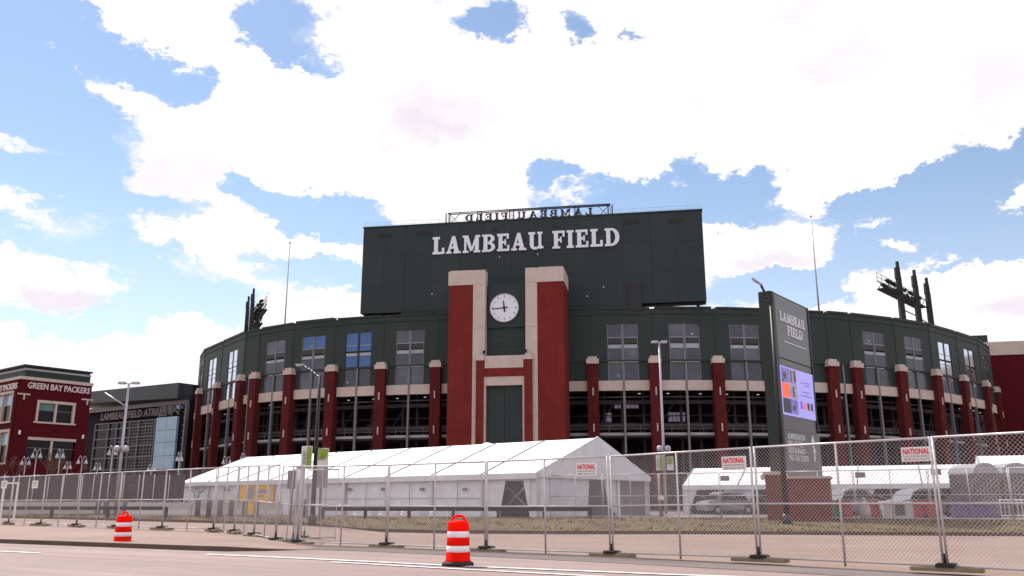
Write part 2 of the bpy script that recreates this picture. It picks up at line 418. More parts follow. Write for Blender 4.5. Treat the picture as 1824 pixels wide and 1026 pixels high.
# slab-serif glyphs on a unit-high body: convex polygons
def rc(x0, y0, x1, y1): return [(x0, y0), (x1, y0), (x1, y1), (x0, y1)]
def bowl(cx, cy, rx, ry, tx, ty, n=7):
    out = []
    for i in range(n):
        a0, a1 = -math.pi / 2 + math.pi * i / n, -math.pi / 2 + math.pi * (i + 1) / n
        q = lambda a, k: (cx + (rx - k * tx) * math.cos(a), cy + (ry - k * ty) * math.sin(a))
        out.append([q(a0, 1), q(a0, 0), q(a1, 0), q(a1, 1)])
    return out
GL = {
 'L': (.80, [rc(.10, .13, .36, .87), rc(0, 0, .80, .13), rc(0, .87, .48, 1), rc(.64, .13, .80, .36)]),
 'A': (1.00, [[(.10, .12), (.25, .12), (.55, 1), (.40, 1)], [(.57, .12), (.86, .12), (.60, 1), (.37, .94)], rc(.24, .28, .66, .41), rc(0, 0, .37, .12), rc(.50, 0, 1.0, .12)]),
 'M': (1.18, [rc(.10, .12, .24, .9), rc(.82, .12, 1.08, .88), [(.10, 1), (.36, 1), (.66, .18), (.52, .06)], [(.88, 1), (1.05, 1), (.66, .12), (.54, .12)], rc(0, 0, .38, .12), rc(.74, 0, 1.18, .12), rc(0, .88, .22, 1), rc(.98, .88, 1.18, 1)]),
 'B': (.88, [rc(.10, .12, .36, .88), rc(0, 0, .46, .12), rc(0, .88, .46, 1), rc(.36, .45, .46, .57)] + bowl(.46, .27, .42, .27, .25, .12) + bowl(.46, .75, .38, .25, .24, .12)),
 'E': (.82, [rc(.10, .13, .36, .87), rc(0, 0, .82, .13), rc(0, .87, .78, 1), rc(.36, .44, .58, .57), rc(.68, .13, .82, .34), rc(.64, .70, .78, .87), rc(.50, .34, .60, .67)]),
 'U': (1.00, [rc(.10, .26, .36, .88), rc(.68, .26, .86, .88), rc(0, .88, .46, 1), rc(.60, .88, .94, 1), rc(.86, .06, 1.0, .18), rc(.70, .03, .88, .27)] + [[(.36, .26), (.10, .26), (.17, .09), (.40, .17)], [(.40, .17), (.17, .09), (.34, .0), (.46, .14)], [(.46, .14), (.34, 0), (.56, 0), (.60, .14)], [(.60, .14), (.56, 0), (.72, .1), (.70, .26)]]),
 'F': (.80, [rc(.10, .12, .36, .87), rc(0, 0, .50, .12), rc(0, .87, .80, 1), rc(.36, .42, .56, .55), rc(.66, .66, .80, .87), rc(.50, .32, .60, .65)]),
 'I': (.46, [rc(.10, .12, .36, .88), rc(0, 0, .46, .12), rc(0, .88, .46, 1)]),
 'D': (.95, [rc(.10, .12, .36, .88), rc(0, 0, .42, .12), rc(0, .88, .42, 1)] + bowl(.42, .5, .53, .5, .27, .12, 10)),
}
def glyph_mb(F, ch, s0, z0, h, t, depth, wscale=1.0, mirror=False, mb=None, slope=0.0):
    w, polys = GL[ch]
    mb = mb or MB()
    for i, poly in enumerate(polys):
        pts = []
        for (x, y) in poly:
            xx = (w - x) if mirror else x
            s_ = s0 + xx * h * wscale
            pts.append(F.p(s_, t, z0 + y * h + slope * (s_ - s0)))
        if mirror: pts = pts[::-1]
        mb.prism(pts, F.n * (depth + .003 * i + .001))
    return mb
def glyph_word(F, word, s0, s1, z0, h, t, depth, mirror=False, gap=.14, space=.45):
    tot = sum((GL[c][0] if c != ' ' else space) for c in word) + gap * (len(word) - 1)
    k = (s1 - s0) / (tot * h)
    x = s0; out = []
    for c in (word[::-1] if mirror else word):
        w = GL[c][0] if c != ' ' else space
        if c != ' ': out.append((c, x, k))
        x += (w + gap) * h * k
    return out
def text_mb(F, s, s0, s1, z0, h, t, depth, bold=.02, z1=None):
    """plain sans lettering (built-in font) turned to a mesh fitted to s0..s1 x z0..z0+h; z1: baseline height at s1"""
    cu = bpy.data.curves.new('tmp', 'FONT'); cu.body = s; cu.extrude = .5; cu.offset = bold; cu.resolution_u = 2
    ob = bpy.data.objects.new('tmp', cu); col.objects.link(ob)
    dg = bpy.context.evaluated_depsgraph_get()
    me = bpy.data.meshes.new_from_object(ob.evaluated_get(dg))
    xs = [v.co.x for v in me.vertices]; ys = [v.co.y for v in me.vertices]
    x0, x1, y0, y1 = min(xs), max(xs), min(ys), max(ys)
    mb = MB()
    kz = 0 if z1 is None else (z1 - z0)
    vs = []
    for v in me.vertices:
        a = (v.co.x - x0) / (x1 - x0); b = (v.co.y - y0) / (y1 - y0)
        vs.append(F.p(s0 + a * (s1 - s0), t + (v.co.z + .5) * depth, z0 + b * h + kz * a))
    mb.add(vs, [tuple(p.vertices) for p in me.polygons])
    bpy.data.objects.remove(ob); bpy.data.curves.remove(cu); bpy.data.meshes.remove(me)
    return mb

# ------------------------------------------------------------------ ground, road, walk, kerbs, grass
G = 0.5        # level of the stadium plaza
def lerp(a, b, t): return a + (b - a) * t
def poly_y(pts, x):
    for (x0, y0), (x1, y1) in zip(pts[:-1], pts[1:]):
        if x <= x1: return lerp(y0, y1, (x - x0) / (x1 - x0))
    (x0, y0), (x1, y1) = pts[-2], pts[-1]
    return lerp(y0, y1, (x - x0) / (x1 - x0))
FJ = [(-7.1, 29.2), (-3.9, 27.6), (-.7, 25.2), (2.5, 22.6), (5.4, 19.9), (8.1, 17.2), (20, 4.5)]
def fence_y(x): return poly_y(FJ, x)
KL = [(-120, 89.6), (-9, 25.75), (-7.6, 25.1), (-5.6, 26.2), (-3.9, 26.9), (-.7, 24.6), (2.5, 22.0), (5.4, 19.3), (8.1, 16.6), (60, -35)]     # kerb / drive edge
L2 = [(-120, 131), (-28.9, 61), (-8.8, 43.8), (-3, 40.2), (2, 39.2), (8.4, 39.2), (20, 37), (45, 32), (120, 18)]
L3 = [(-120, 150), (-28.9, 74), (-8.8, 57), (0, 53.5), (8.4, 52), (20, 49), (45, 43), (120, 30)]
XS = [-120 + i for i in range(0, 241)]
def sm(a): a = max(0, min(1, a)); return a * a * (3 - 2 * a)
def hk(x): return .15 + .22 * sm((-6.5 - x) / 4)
def walk_z(x): return .006 + .122 * sm((-5.9 - x) / 2.2)
struct(MB().box(-3000, 3000, -500, 4000, -.6, -.08), 'ground', SOIL)
struct(MB().sheet([[(x, y, 0) for x in (-160, 160)] for y in (-80, 134)], False), 'road', ROAD)
rows = []
for k in range(9):
    rows.append([(x, lerp(poly_y(KL, x), poly_y(L2, x), k / 8), walk_z(x) + sm((-6.5 - x) / 4) * .10 * min(1, k / 5)) for x in XS])
struct(MB().sheet(rows), 'sidewalk', WALK)
m = MB()
for a, b in zip(XS[:-1], XS[1:]):
    if b > -5: break
    pa, pb = (a, poly_y(KL, a)), (b, poly_y(KL, b))
    za, zb = walk_z(a) + .006, walk_z(b) + .006
    d = .20
    m.hexa([(pa[0], pa[1] - .03, -.02), (pb[0], pb[1] - .03, -.02), (pb[0], pb[1] + d, -.02), (pa[0], pa[1] + d, -.02),
            (pa[0], pa[1], za), (pb[0], pb[1], zb), (pb[0], pb[1] + d, zb), (pa[0], pa[1] + d, za)])
struct(m, 'kerb', KERB)
struct(MB().sheet([[(x, poly_y(KL, x) - o, .004) for x in XS if x <= -5] for o in (.75, .035)]), 'gutter', GUTTER)
struct(MB().sheet([[(x, min(poly_y(KL, x) + 3, fence_y(x) + .25) - o, .012 if o < 1 else .008) for x in [-6.5 + i * .5 for i in range(90)]] for o in (2.6, .0)]), 'shoulder', SHOULDER)
m = MB()
for a, b in zip(XS[:-1], XS[1:]):
    pa, pb = (a, poly_y(L2, a)), (b, poly_y(L2, b))
    m.hexa([(pa[0], pa[1] - .02, -.02), (pb[0], pb[1] - .02, -.02), (pb[0], pb[1] + .2, -.02), (pa[0], pa[1] + .2, -.02),
            (pa[0], pa[1], hk(a)), (pb[0], pb[1], hk(b)), (pb[0], pb[1] + .2, hk(b)), (pa[0], pa[1] + .2, hk(a))])
struct(m, 'far_kerb', KERB)
rows = []
for k in range(13):
    f = k / 12
    rows.append([(x, lerp(poly_y(L2, x) + .2, poly_y(L3, x), f), hk(x) - .01 + (G - hk(x)) * sm(f * 1.1) + .03 * math.sin(x * 1.3 + k) * (0 < k < 12)) for x in XS])
struct(MB().sheet(rows), 'lawn', GRASS)
m = MB()
for i in range(15000):
    x = random.uniform(-42, 42); f = random.random()
    y = lerp(poly_y(L2, x) + .25, poly_y(L3, x) - .1, f); z = hk(x) - .01 + (G - hk(x)) * sm(f * 1.1) - .03
    a = random.uniform(0, math.pi); w = random.uniform(.02, .05); h = random.uniform(.05, .13)
    c, s_ = math.cos(a) * w, math.sin(a) * w
    m.add([(x - c, y - s_, z), (x + c, y + s_, z), (x + random.uniform(-.05, .05), y + random.uniform(-.05, .05), z + h)], [(0, 1, 2)])
m.build('grass', BLADE, kind='stuff')
struct(MB().sheet([[(x, poly_y(L3, x) + o * (1 if i < 1 else 0) if i < 1 else 330, G) for x in XS] for i, o in ((0, 0), (1, 0))], False), 'plaza', LOT)
def stripe(name, pts, w):
    """painted line on the road through ground points"""
    mb = MB(); r0, r1 = [], []
    for p in pts:
        r0.append((p[0], p[1] - w / 2, .016)); r1.append((p[0], p[1] + w / 2, .016))
    return struct(mb.sheet([r0, r1], False), name, PAINT)
def gp(px, py, z=0): return atz(px, py, z)
stripe('lane_marking', [gp(368, 988), gp(560, 996.5), gp(815, 1009), gp(1180, 1024), gp(1500, 1035)], .26)
stripe('lane_marking', [gp(590, 1002), gp(815, 1014.5), gp(1180, 1034), gp(1500, 1050)], .20)
stripe('lane_marking', [gp(-160, 975), gp(70, 986)], .22)

# ------------------------------------------------------------------ the stadium
CAPZ = 19.9
cl = [(391.6, 681.5), (433, 668), (458.6, 664), (519.4, 656.6), (594, 650.8), (681.4, 646.4), (778.6, 642.8)]
cr = [(1055, 636.5), (1165, 635), (1276, 635), None, (1477.7, 641), (1521, 643.7), (1599.5, 650.5), (1662.5, 658.3), (1711, 668.6)]
PL = [atz(*q, CAPZ).to_2d() for q in cl]
PR = [atz(*q, CAPZ).to_2d() if q else None for q in cr]
PR[3] = (PR[2] + PR[4]) / 2 + Vector((0, -.35))
for d in ((-5.4, 7.4), (-3.6, 8), (-1.8, 8.4)): PL.insert(0, PL[0] + Vector(d))
for d in ((6.6, 6.2), (5.6, 7.2), (3.6, 8.2)): PR.append(PR[-1] + Vector(d))
base_loc = (2, PR[0].y, G)
stad = thing('stadium', 'curved green clad stadium with brick columns and tall paired windows', 'stadium', base_loc)
Z_TOP, Z_WT, Z_WB, Z_RAIL0, Z_RAIL1, Z_LW, Z_BB, Z_FL = 26.3, 24.3, 19.75, 19.25, 19.5, 16.8, 15.5, 10.1
lamp_no = 0
def column(P, nrm, ang_e):
    F = Frame(P, ang_e)
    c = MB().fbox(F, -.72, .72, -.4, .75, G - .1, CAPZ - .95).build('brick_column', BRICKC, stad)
    MB().fbox(F, -.82, .82, -.4, .87, CAPZ - .95, CAPZ - .32).fbox(F, -.60, .60, -.4, .72, CAPZ - .32, CAPZ).build('column_cap', STONE, c)
    for z in (15.3, 10.7): MB().fbox(F, -.08, .08, .752, .88, z - .5, z + .5).build('wall_lamp', STONE, c)
def bay(A, B, windows=True, glass=GLASS, holes=()):
    F = Frame(A, B - A); L = (B - A).length
    mixg = glass == 'mix'
    if mixg: glass = GLASS
    hw = 2.0 if L > 6.5 else L * .26
    c = L / 2
    m = MB()
    if windows:
        m.fbox(F, 0, c - hw, -.6, 0, Z_LW, Z_TOP).fbox(F, c + hw, L, -.6, 0, Z_LW, Z_TOP).fbox(F, c - hw, c + hw, -.6, 0, Z_WT, Z_TOP)
    else:
        m.fbox(F, 0, L, -.6, 0, Z_LW, Z_TOP)
    m.build('wall_panel', GREEN, stad)
    jog = random.uniform(-.08, .10)
    ph = .32 if abs((A.x + B.x) / 2) > 28 else .18
    MB().fbox(F, .36, L - .36, -.75, .12, Z_TOP, Z_TOP + ph + jog).fbox(F, .1, L - .1, .002, .09, Z_TOP - .75, Z_TOP - .6).build('parapet', GREEN, stad)
    MB().fbox(F, -.12, .12, -.1, .05, Z_RAIL1, Z_TOP).build('joint_strip', GREEND, stad)
    MB().fbox(F, 0, L, .003, .16, Z_RAIL0, Z_RAIL1).build('rail_band', GREEN, stad)
    if windows:
        fr = MB()
        for s0 in (c - hw, c - .15, c + hw - .1):
            fr.fbox(F, s0, s0 + (.30 if s0 == c - .15 else .1), -.20, -.04, Z_LW, Z_RAIL0).fbox(F, s0, s0 + (.30 if s0 == c - .15 else .1), -.20, -.04, Z_RAIL1, Z_WT)
        w = fr.build('window', STEEL if glass is GLASS else GREEND, stad)
        pj = random.uniform(0, .25)
        if random.random() < .6:
            x_ = c + random.uniform(-1.6, 1.2); z_ = random.choice((17.1, 17.3, 22.8))
            MB().fbox(F, x_, x_ + random.uniform(.2, .5), -.088, -.07, z_, z_ + random.uniform(.15, .4)).build('window_glint', PALEB, w)  # small pale marks standing for reflections on the glass
        for (a, b) in ((c - hw + .1, c - .15), (c + .15, c + hw - .1)):
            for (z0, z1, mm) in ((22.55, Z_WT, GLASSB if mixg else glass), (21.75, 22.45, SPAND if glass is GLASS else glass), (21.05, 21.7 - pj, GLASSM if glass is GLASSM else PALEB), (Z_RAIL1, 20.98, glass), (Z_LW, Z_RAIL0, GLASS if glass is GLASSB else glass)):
                if mm is GLASS: mm = random.choice((GLASS, GLASS, GLASS2, GLASS3))
                MB().fbox(F, a + .003, b - .003, -.14, -.09 - .012 * random.random(), z0, z1).build('pane' if mm is not PALEB else 'pale_band', mm, w)  # pale band set across the window between its panes
            # white frame edge round the upper light
            MB().fbox(F, a, b, -.13, -.07, 22.46, 22.54).build('transom', PALEB, w)
    # limestone band, cut by the mid post
    post = .14
    MB().fbox(F, 0, c - post, -.6, .10, Z_BB, Z_LW - .003).fbox(F, c + post, L, -.6, .10, Z_BB, Z_LW - .003).build('stone_band', STONE, stad)
    MB().fbox(F, c - post + .005, c + post - .005, -.2, .16, G, Z_RAIL0 - .005).build('mullion_post', STEEL, stad)
    # concourse decks, beams and railings behind the open bays
    MB().fbox(F, 0, L, -8, -.45, Z_FL - .55, Z_FL).build('deck', DECK, stad)
    MB().fbox(F, 0, L, -.447, -.25, Z_FL - .32, Z_FL + .02).build('deck_edge', EDGE, stad)
    MB().fbox(F, 0, L, -2.6, -2.2, 14.0, 14.5).build('beam', DECK, stad)
    MB().fbox(F, 0, L, -3.4, -3.2, Z_FL + .7, Z_FL + 1.5).build('parapet_beam', DECK, stad)
    r = MB()
    for z in (Z_FL + .5, Z_FL + 1.0): r.tube(F.p(0, -.6, z), F.p(L, -.6, z), .03, n=4)
    for k in range(5): r.tube(F.p(L * k / 4, -.6, Z_FL), F.p(L * k / 4, -.6, Z_FL + 1), .03, n=4)
    r.tube(F.p(.5, -1.3, 14.75), F.p(L - .5, -1.3, 14.8), .06, n=5)
    r.tube(F.p(0, -1.9, 14.95), F.p(L, -1.9, 14.95), .05, n=5)
    r.build('railing', STEEL, stad, kind='stuff')
    for k in range(3):
        x = L * (k + .5 + random.uniform(-.15, .15)) / 3
        MB().fbox(F, x - .16, x + .16, -4.6, -4.3, G, 16.2).build('inner_column', DECK, stad)
    m = MB()
    for k in range(6):
        x = random.uniform(.5, L - .5); z = random.choice((G + 3.2, Z_FL + 1.6, Z_FL + 2.4))
        w_ = random.uniform(.2, .9); m.fbox(F, x, x + w_, -5.2, -5.0, z, z + random.uniform(.15, .5))
    for z in (5.2, 7.6, 12.6): m.fbox(F, 0, L, -4.2, -4.05, z, z + .12)
    m.tube(F.p(.3, -2.0, Z_FL + .3), F.p(L * .45, -2.4, 15.5), .07, n=4)
    for k in range(9): m.fbox(F, L * k / 9 + .1, L * k / 9 + .16, -.72, -.66, Z_FL, Z_FL + 1.0)
    m.build('concourse_fittings', DARKST, stad, kind='stuff')
    # back wall of the concourse with openings
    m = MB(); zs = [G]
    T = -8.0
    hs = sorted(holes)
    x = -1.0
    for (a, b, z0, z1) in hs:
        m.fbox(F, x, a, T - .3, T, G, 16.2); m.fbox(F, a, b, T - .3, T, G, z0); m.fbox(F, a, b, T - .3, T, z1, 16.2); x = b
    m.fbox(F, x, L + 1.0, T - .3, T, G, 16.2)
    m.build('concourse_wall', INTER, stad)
    if hs:
        g = MB()
        for (a, b, z0, z1) in hs:
            n = max(2, int((b - a) / .55))
            for k in range(n + 1): g.fbox(F, lerp(a, b, k / n) - .03, lerp(a, b, k / n) + .03, T - .25, T - .15, z0, z1)
            g.fbox(F, a, b, T - .14, T - .10, (z0 + z1) / 2 - .03, (z0 + z1) / 2 + .03)
        g.build('opening_grille', DARKST, stad, kind='stuff')
        for (a, b, z0, z1) in hs: MB().fbox(F, a, b, T - .30, T - .26, z0, z1).build('pane', FROST, stad)
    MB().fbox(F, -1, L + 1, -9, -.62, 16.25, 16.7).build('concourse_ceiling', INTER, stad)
    for k in (.22, .75):
        if random.random() < .6:
            q = F.p(L * k, -1.0 - random.random(), 15.15)
            warm = random.random() < .03
            MB().box(q.x - .16, q.x + .16, q.y - .1, q.y + .1, q.z, q.z + .1).build('ceiling_lamp', WARM if warm else COOLL, stad)

sides = [('l', PL), ('r', PR)]
LW = {3: 1, 4: 1, 5: 0}
for nm, P in sides:
    n = len(P)
    for i in range(n):
        e = (P[min(i + 1, n - 1)] - P[max(i - 1, 0)])
        column(P[i], None, e)
    for i in range(n - 1):
        A, B = P[i], P[i + 1]
        win = True; g = GLASS; holes = ()
        if nm == 'l':
            win = (i != 4)            # the narrow bay between the paired columns
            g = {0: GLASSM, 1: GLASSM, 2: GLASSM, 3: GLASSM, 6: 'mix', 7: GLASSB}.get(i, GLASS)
        else:
            win = i not in (4, 3)
            F = Frame(A, B - A)
            if i == 0:
                a = F.sz(1094, 714, -8); b = F.sz(1160, 727, -8); c_ = F.sz(1073, 735, -8); d = F.sz(1090, 752, -8)
                holes = ((c_[0], d[0], d[1], c_[1]), (a[0], b[0], b[1], a[1]))
            if i == 1:
                a = F.sz(1190, 734, -8); b = F.sz(1222, 751, -8)
                holes = ((a[0], b[0], b[1], a[1]),)
            if i >= 7: g = GLASSM
        bay(A, B, win, g, holes)
bay(PL[-1], PR[0], False)
# returns past the ends so that the drum reads as solid from the side
for P, d in ((PL[0], Vector((6, 30))), (PR[-1], Vector((-4, 30)))):
    A, B = (P + d, P) if P.x < 0 else (P, P + d)
    F = Frame(A, B - A); L = (B - A).length
    MB().fbox(F, 0, L, -.6, 0, Z_LW, Z_TOP + .5).build('wall_panel', GREEN, stad)
    MB().fbox(F, 0, L, -.6, -.1, G, Z_LW - .003).build('wall_panel', INTER, stad)
# roof terrace edge behind the parapet
m = MB()
allp = PL + PR
top = [Vector((p.x * .985, p.y + 1.0, Z_TOP - .2)) for p in allp]; bk = [Vector((p.x * .5, max(p.y, 128) + 22, Z_TOP - .2)) for p in allp]
m.sheet([top, bk], False)
m.build('roof_deck', DECK, stad)

# ------------------------------------------------------------------ the scoreboard
a_, b_ = at(648, 407, 119.0), at(1250, 374, 111.0)
FS = Frame(a_, (b_ - a_).to_2d()); WS = (b_ - a_).to_2d().length
zt = (a_.z + b_.z) / 2
s1, _ = FS.sz(722, 480); s2, _ = FS.sz(1160, 460)
zb = (FS.sz(638, 558)[1] + FS.sz(1257, 541)[1]) / 2 + .15
q1, _ = FS.sz(715, 555); q2, _ = FS.sz(1141, 545)
sb = thing('scoreboard', 'huge flat dark green board rising above the clock tower and roof', 'scoreboard', tuple(FS.p(WS / 2, -1, Z_TOP)))
MB().fbox(FS, .02, WS - .02, -2.4, -.05, zb + .01, zt - .01).build('board_core', GREEND, sb)
def clad(a, b, t, nc, nr):
    for i in range(nc):
        for j in range(nr):
            x0, x1 = lerp(a, b, i / nc), lerp(a, b, (i + 1) / nc); z0, z1 = lerp(zb, zt, j / nr), lerp(zb, zt, (j + 1) / nr)
            k = random.uniform(0, .012)
            MB().fbox(FS, x0 + .01, x1 - .01, -.048, t + k, z0 + .01, z1 - .01).build('board_panel', GREENB if random.random() < .7 else GREENB2, sb)
clad(0, s1 - .03, 0, 2, 3); clad(s1 + .0, s2, .04, 9, 3); clad(s2 + .03, WS, 0, 2, 3)
MB().fbox(FS, q1, q2, -2.4, .03, 24.0, zb - .01).build('support_wall', GREENB, sb)
MB().fbox(FS, -.08, WS + .08, -2.5, .14, zt, zt + .16).build('top_flashing', GREEN, sb)
for s in (.9, 4.9, WS - 1.3, WS - 6.2): MB().fbox(FS, s, s + .45, -1.5, -1.0, 24.0, zb - .02).build('support_post', DARKST, sb)
MB().fbox(FS, .4, q1 - .1, -1.6, -.9, zb - .22, zb - .03).build('edge_beam', DARKST, sb)
MB().fbox(FS, q2 + .1, WS - .4, -1.6, -.9, zb - .22, zb - .03).build('edge_beam', DARKST, sb)
MB().fbox(FS, q2 - 1.6, q2 + .2, .1, .25, zb - 1.0, zb + 2.6).build('service_hatch', DARKST, sb)
def vent(px, py, n):
    s, z = FS.sz(px, py, .06)
    m = MB()
    for k in range(n):
        s0 = s + k * .72
        t0 = .066 if s1 < s0 < s2 else .018
        m.fbox(FS, s0 - .05, s0 + .63, t0 - .012, t0 - .001, z - .35, z + .36)
        for j in range(4): m.fbox(FS, s0, s0 + .58, t0, t0 + .03, z - .30 + j * .15, z - .30 + j * .15 + .10)
    m.build('vent', BLACK, sb)
for v in ((673, 420, 3), (743, 415, 3), (878, 408, 1), (985, 403, 1), (1110, 396, 3), (1190, 393, 3)): vent(*v)
m = MB()
for k in range(27):
    s = WS * k / 26
    m.tube(FS.p(s, -.6, zt + .16), FS.p(s, -.6, zt + .95), .025, n=4, caps=False)
for z in (.55, .95): m.tube(FS.p(0, -.6, zt + z), FS.p(WS, -.6, zt + z), .02, n=4, caps=False)
m.build('guard_railing', SILVER, sb)
m = MB()     # bolt heads and small lights on the face
for px, py in ((770, 524), (782, 563), (958, 453), (890, 458), (1046, 528), (1075, 512), (1132, 511)):
    s, z = FS.sz(px, py, .06); m.fbox(FS, s - .08, s + .08, .062, .2, z - .12, z + .12)
m.build('floodlight', SILVER, sb)
w0, zz0 = FS.sz(771, 454, .06); w1, zz1 = FS.sz(1104, 438, .06)
_, zz2 = FS.sz(771, 421, .06); _, zz3 = FS.sz(1104, 409, .06)
zl, hl = (zz0 + zz1) / 2, ((zz2 - zz0) + (zz3 - zz1)) / 2
for (c, x, k) in glyph_word(FS, 'LAMBEAU FIELD', w0, w1, zl, hl, .06, .25, gap=.13, space=.34):
    glyph_mb(FS, c, x, zl, hl, .065, .22, k).build('letter', LETTER, sb)
# sign on the roof that faces the seats, seen from behind
r0, rz0 = FS.sz(800, 382, -2.3); r1, rz1 = FS.sz(1087, 366, -2.3)
rt = (rz0 + rz1) / 2
rs = thing('rooftop_sign', 'openwork letter sign on a steel truss above the scoreboard, seen from behind', 'sign', tuple(FS.p((r0 + r1) / 2, -2.0, zt)))
m = MB()
for t in (-1.7, -2.3):
    m.tube(FS.p(r0, t, rt), FS.p(r1, t, rt), .10, n=5); m.tube(FS.p(r0, t, zt + .2), FS.p(r1, t, zt + .2), .09, n=5)
ns_ = 6
for k in range(ns_):
    s = lerp(r0, r1, k / (ns_ - 1))
    for ds in (-.28, .28): m.tube(FS.p(s + ds, -1.7, zt + .15), FS.p(s + ds, -1.7, rt), .09, n=5)
    m.tube(FS.p(s, -1.7, rt), FS.p(s, -2.3, zt + .2), .05, n=4)
for s in (r0, r1 - 1.9):
    m.tube(FS.p(s, -1.7, zt + .2), FS.p(s + 1.9, -1.7, rt), .05, n=4); m.tube(FS.p(s, -1.7, rt), FS.p(s + 1.9, -1.7, zt + .2), .05, n=4)
m.build('truss', DARKST, rs)
for (c, x, k) in glyph_word(FS, 'LAMBEAU FIELD', r0 + 2.4, r1 - 2.4, 0, 1.5, 0, 0, mirror=True, gap=.2, space=.5):
    glyph_mb(FS, c, x, rt - 1.25, 1.05, -2.3, .1, k * 1.30, mirror=True).build('letter', DARKST, rs)

# ------------------------------------------------------------------ the clock tower
FT = Frame((0, 108.2), FS.e.to_2d())
S = lambda px, py=560, t=0: FT.sz(px, py, t)[0]
Zp = lambda py, px=900, t=0: FT.sz(px, py, t)[1]
tw = thing('clock_tower', 'tall brick and limestone clock tower with two square piers', 'tower', tuple(FT.p(S(905), -2, G)))
sL0, sL1, sL2, sR2, sR1, sR0 = S(799), S(842.5), S(864), S(936), S(957), S(1004)
ztw = (Zp(482, 830) + Zp(475, 985)) / 2; zcap = (Zp(508, 820) + Zp(502, 980)) / 2
for (a, b) in ((sL0, sL1), (sR1, sR0)):
    MB().fbox(FT, a, b, -5.5, 0, G, zcap).build('brick_pier', BRICK, tw)
for (a, b, a2, b2) in ((sL0, sL1, sL0 - .08, sL2), (sR1, sR0, sR2, sR0 + .08)):
    MB().fbox(FT, a - .08, b + .08, -5.6, .08, zcap + .004, ztw + (.12 if a > 5 else -.1)).fbox(FT, a + .1, b - .1, -5.4, -.06, ztw + (.12 if a > 5 else -.1), ztw + (.3 if a > 5 else .05)).build('pier_cap', STONE, tw)
    MB().fbox(FT, a2 if a2 > a else b + .083, b2 if b2 < b else a - .083, -1.5, .07, zcap + .004, ztw - .1).build('strip_cap', STONE, tw) if False else None
for (a, b) in ((sL1 + .083, sL2), (sR2, sR1 - .083)):
    MB().fbox(FT, a, b, -1.5, .07, zcap + .004, ztw - .02).build('strip_cap', STONE, tw)
for (a, b) in ((sL1 + .003, sL2), (sR2, sR1 - .003)):
    zs = [G, 6.2, 11.8, 17.4, 23.0, zcap]
    for z0, z1 in zip(zs[:-1], zs[1:]):
        MB().fbox(FT, a, b, -3.5, .05, z0 + .012, z1 - .012).build('stone_strip', STONE, tw)
zr = Zp(503)
MB().fbox(FT, sL2 + .003, sR2 - .003, -2.6, -1.3, G, zr).build('recess_panel', GREEN, tw)
m = MB()
for py in (600, 618): m.fbox(FT, sL2 + .01, sR2 - .01, -1.298, -1.27, Zp(py, 900, -1.3), Zp(py, 900, -1.3) + .05)
m.fbox(FT, S(900) - .03, S(900) + .03, -1.298, -1.26, Zp(632), Zp(603)).build('panel_joint', GREEND, tw)
MB().fbox(FT, S(868.5, 545, -1), S(935, 545, -1), -1.29, -1.0, Zp(583, 900, -1), Zp(505, 900, -1)).build('clock_panel', GREEN, tw)
# clock
cs, cz = FT.sz(898.5, 548.5, -.9)
ck = MB()
rad = 1.80
def disc(F, s, z, r, t0, t1, n=40):
    return [F.p(s + r * math.cos(2 * math.pi * i / n), t0, z + r * math.sin(2 * math.pi * i / n)) for i in range(n)]
dial = MB().prism(disc(FT, cs, cz, rad, -.998, 0), FT.n * .22).build('clock_dial', LETTER, tw)
rim = MB()
n = 40
for i in range(n):
    a0, a1 = 2 * math.pi * i / n, 2 * math.pi * (i + 1) / n
    q = lambda a, r, t: FT.p(cs + r * math.cos(a), t, cz + r * math.sin(a))
    rim.hexa([q(a0, rad + .005, -.99), q(a0, rad + .09, -.99), q(a1, rad + .09, -.99), q(a1, rad + .005, -.99), q(a0, rad + .005, -.72), q(a0, rad + .09, -.72), q(a1, rad + .09, -.72), q(a1, rad + .005, -.72)])
rim.build('clock_rim', SILVER, dial)
def hand(ang, l0, l1, w, t):
    d = Vector((math.sin(ang), math.cos(ang))); pz = Vector((d.y, -d.x))
    pts = [d * -l0 + pz * w, d * -l0 - pz * w, d * l1 - pz * w * .6, d * l1 + pz * w * .6]
    return [FT.p(cs + p.x, t, cz + p.y) for p in pts]
MB().prism(hand(R(-95), .45, 1.55, .085, -.76), FT.n * .03).build('minute_hand', BLACK, dial)
MB().prism(hand(R(-7), .55, .95, .10, -.72), FT.n * .03).build('hour_hand', BLACK, dial)
MB().prism(disc(FT, cs, cz, .17, -.685, 0, 12), FT.n * .03).build('hub', BLACK, dial)
m = MB()
for k in range(12):
    a = math.pi * k / 6; d = Vector((math.sin(a), math.cos(a))); pz = Vector((d.y, -d.x)); w = .045 if k % 3 else .07
    m.prism([FT.p(cs + x.x, -.774, cz + x.y) for x in (d * 1.35 + pz * w, d * 1.35 - pz * w, d * 1.62 - pz * w, d * 1.62 + pz * w)], FT.n * .012)
m.build('hour_mark', STEEL, dial, kind='stuff')
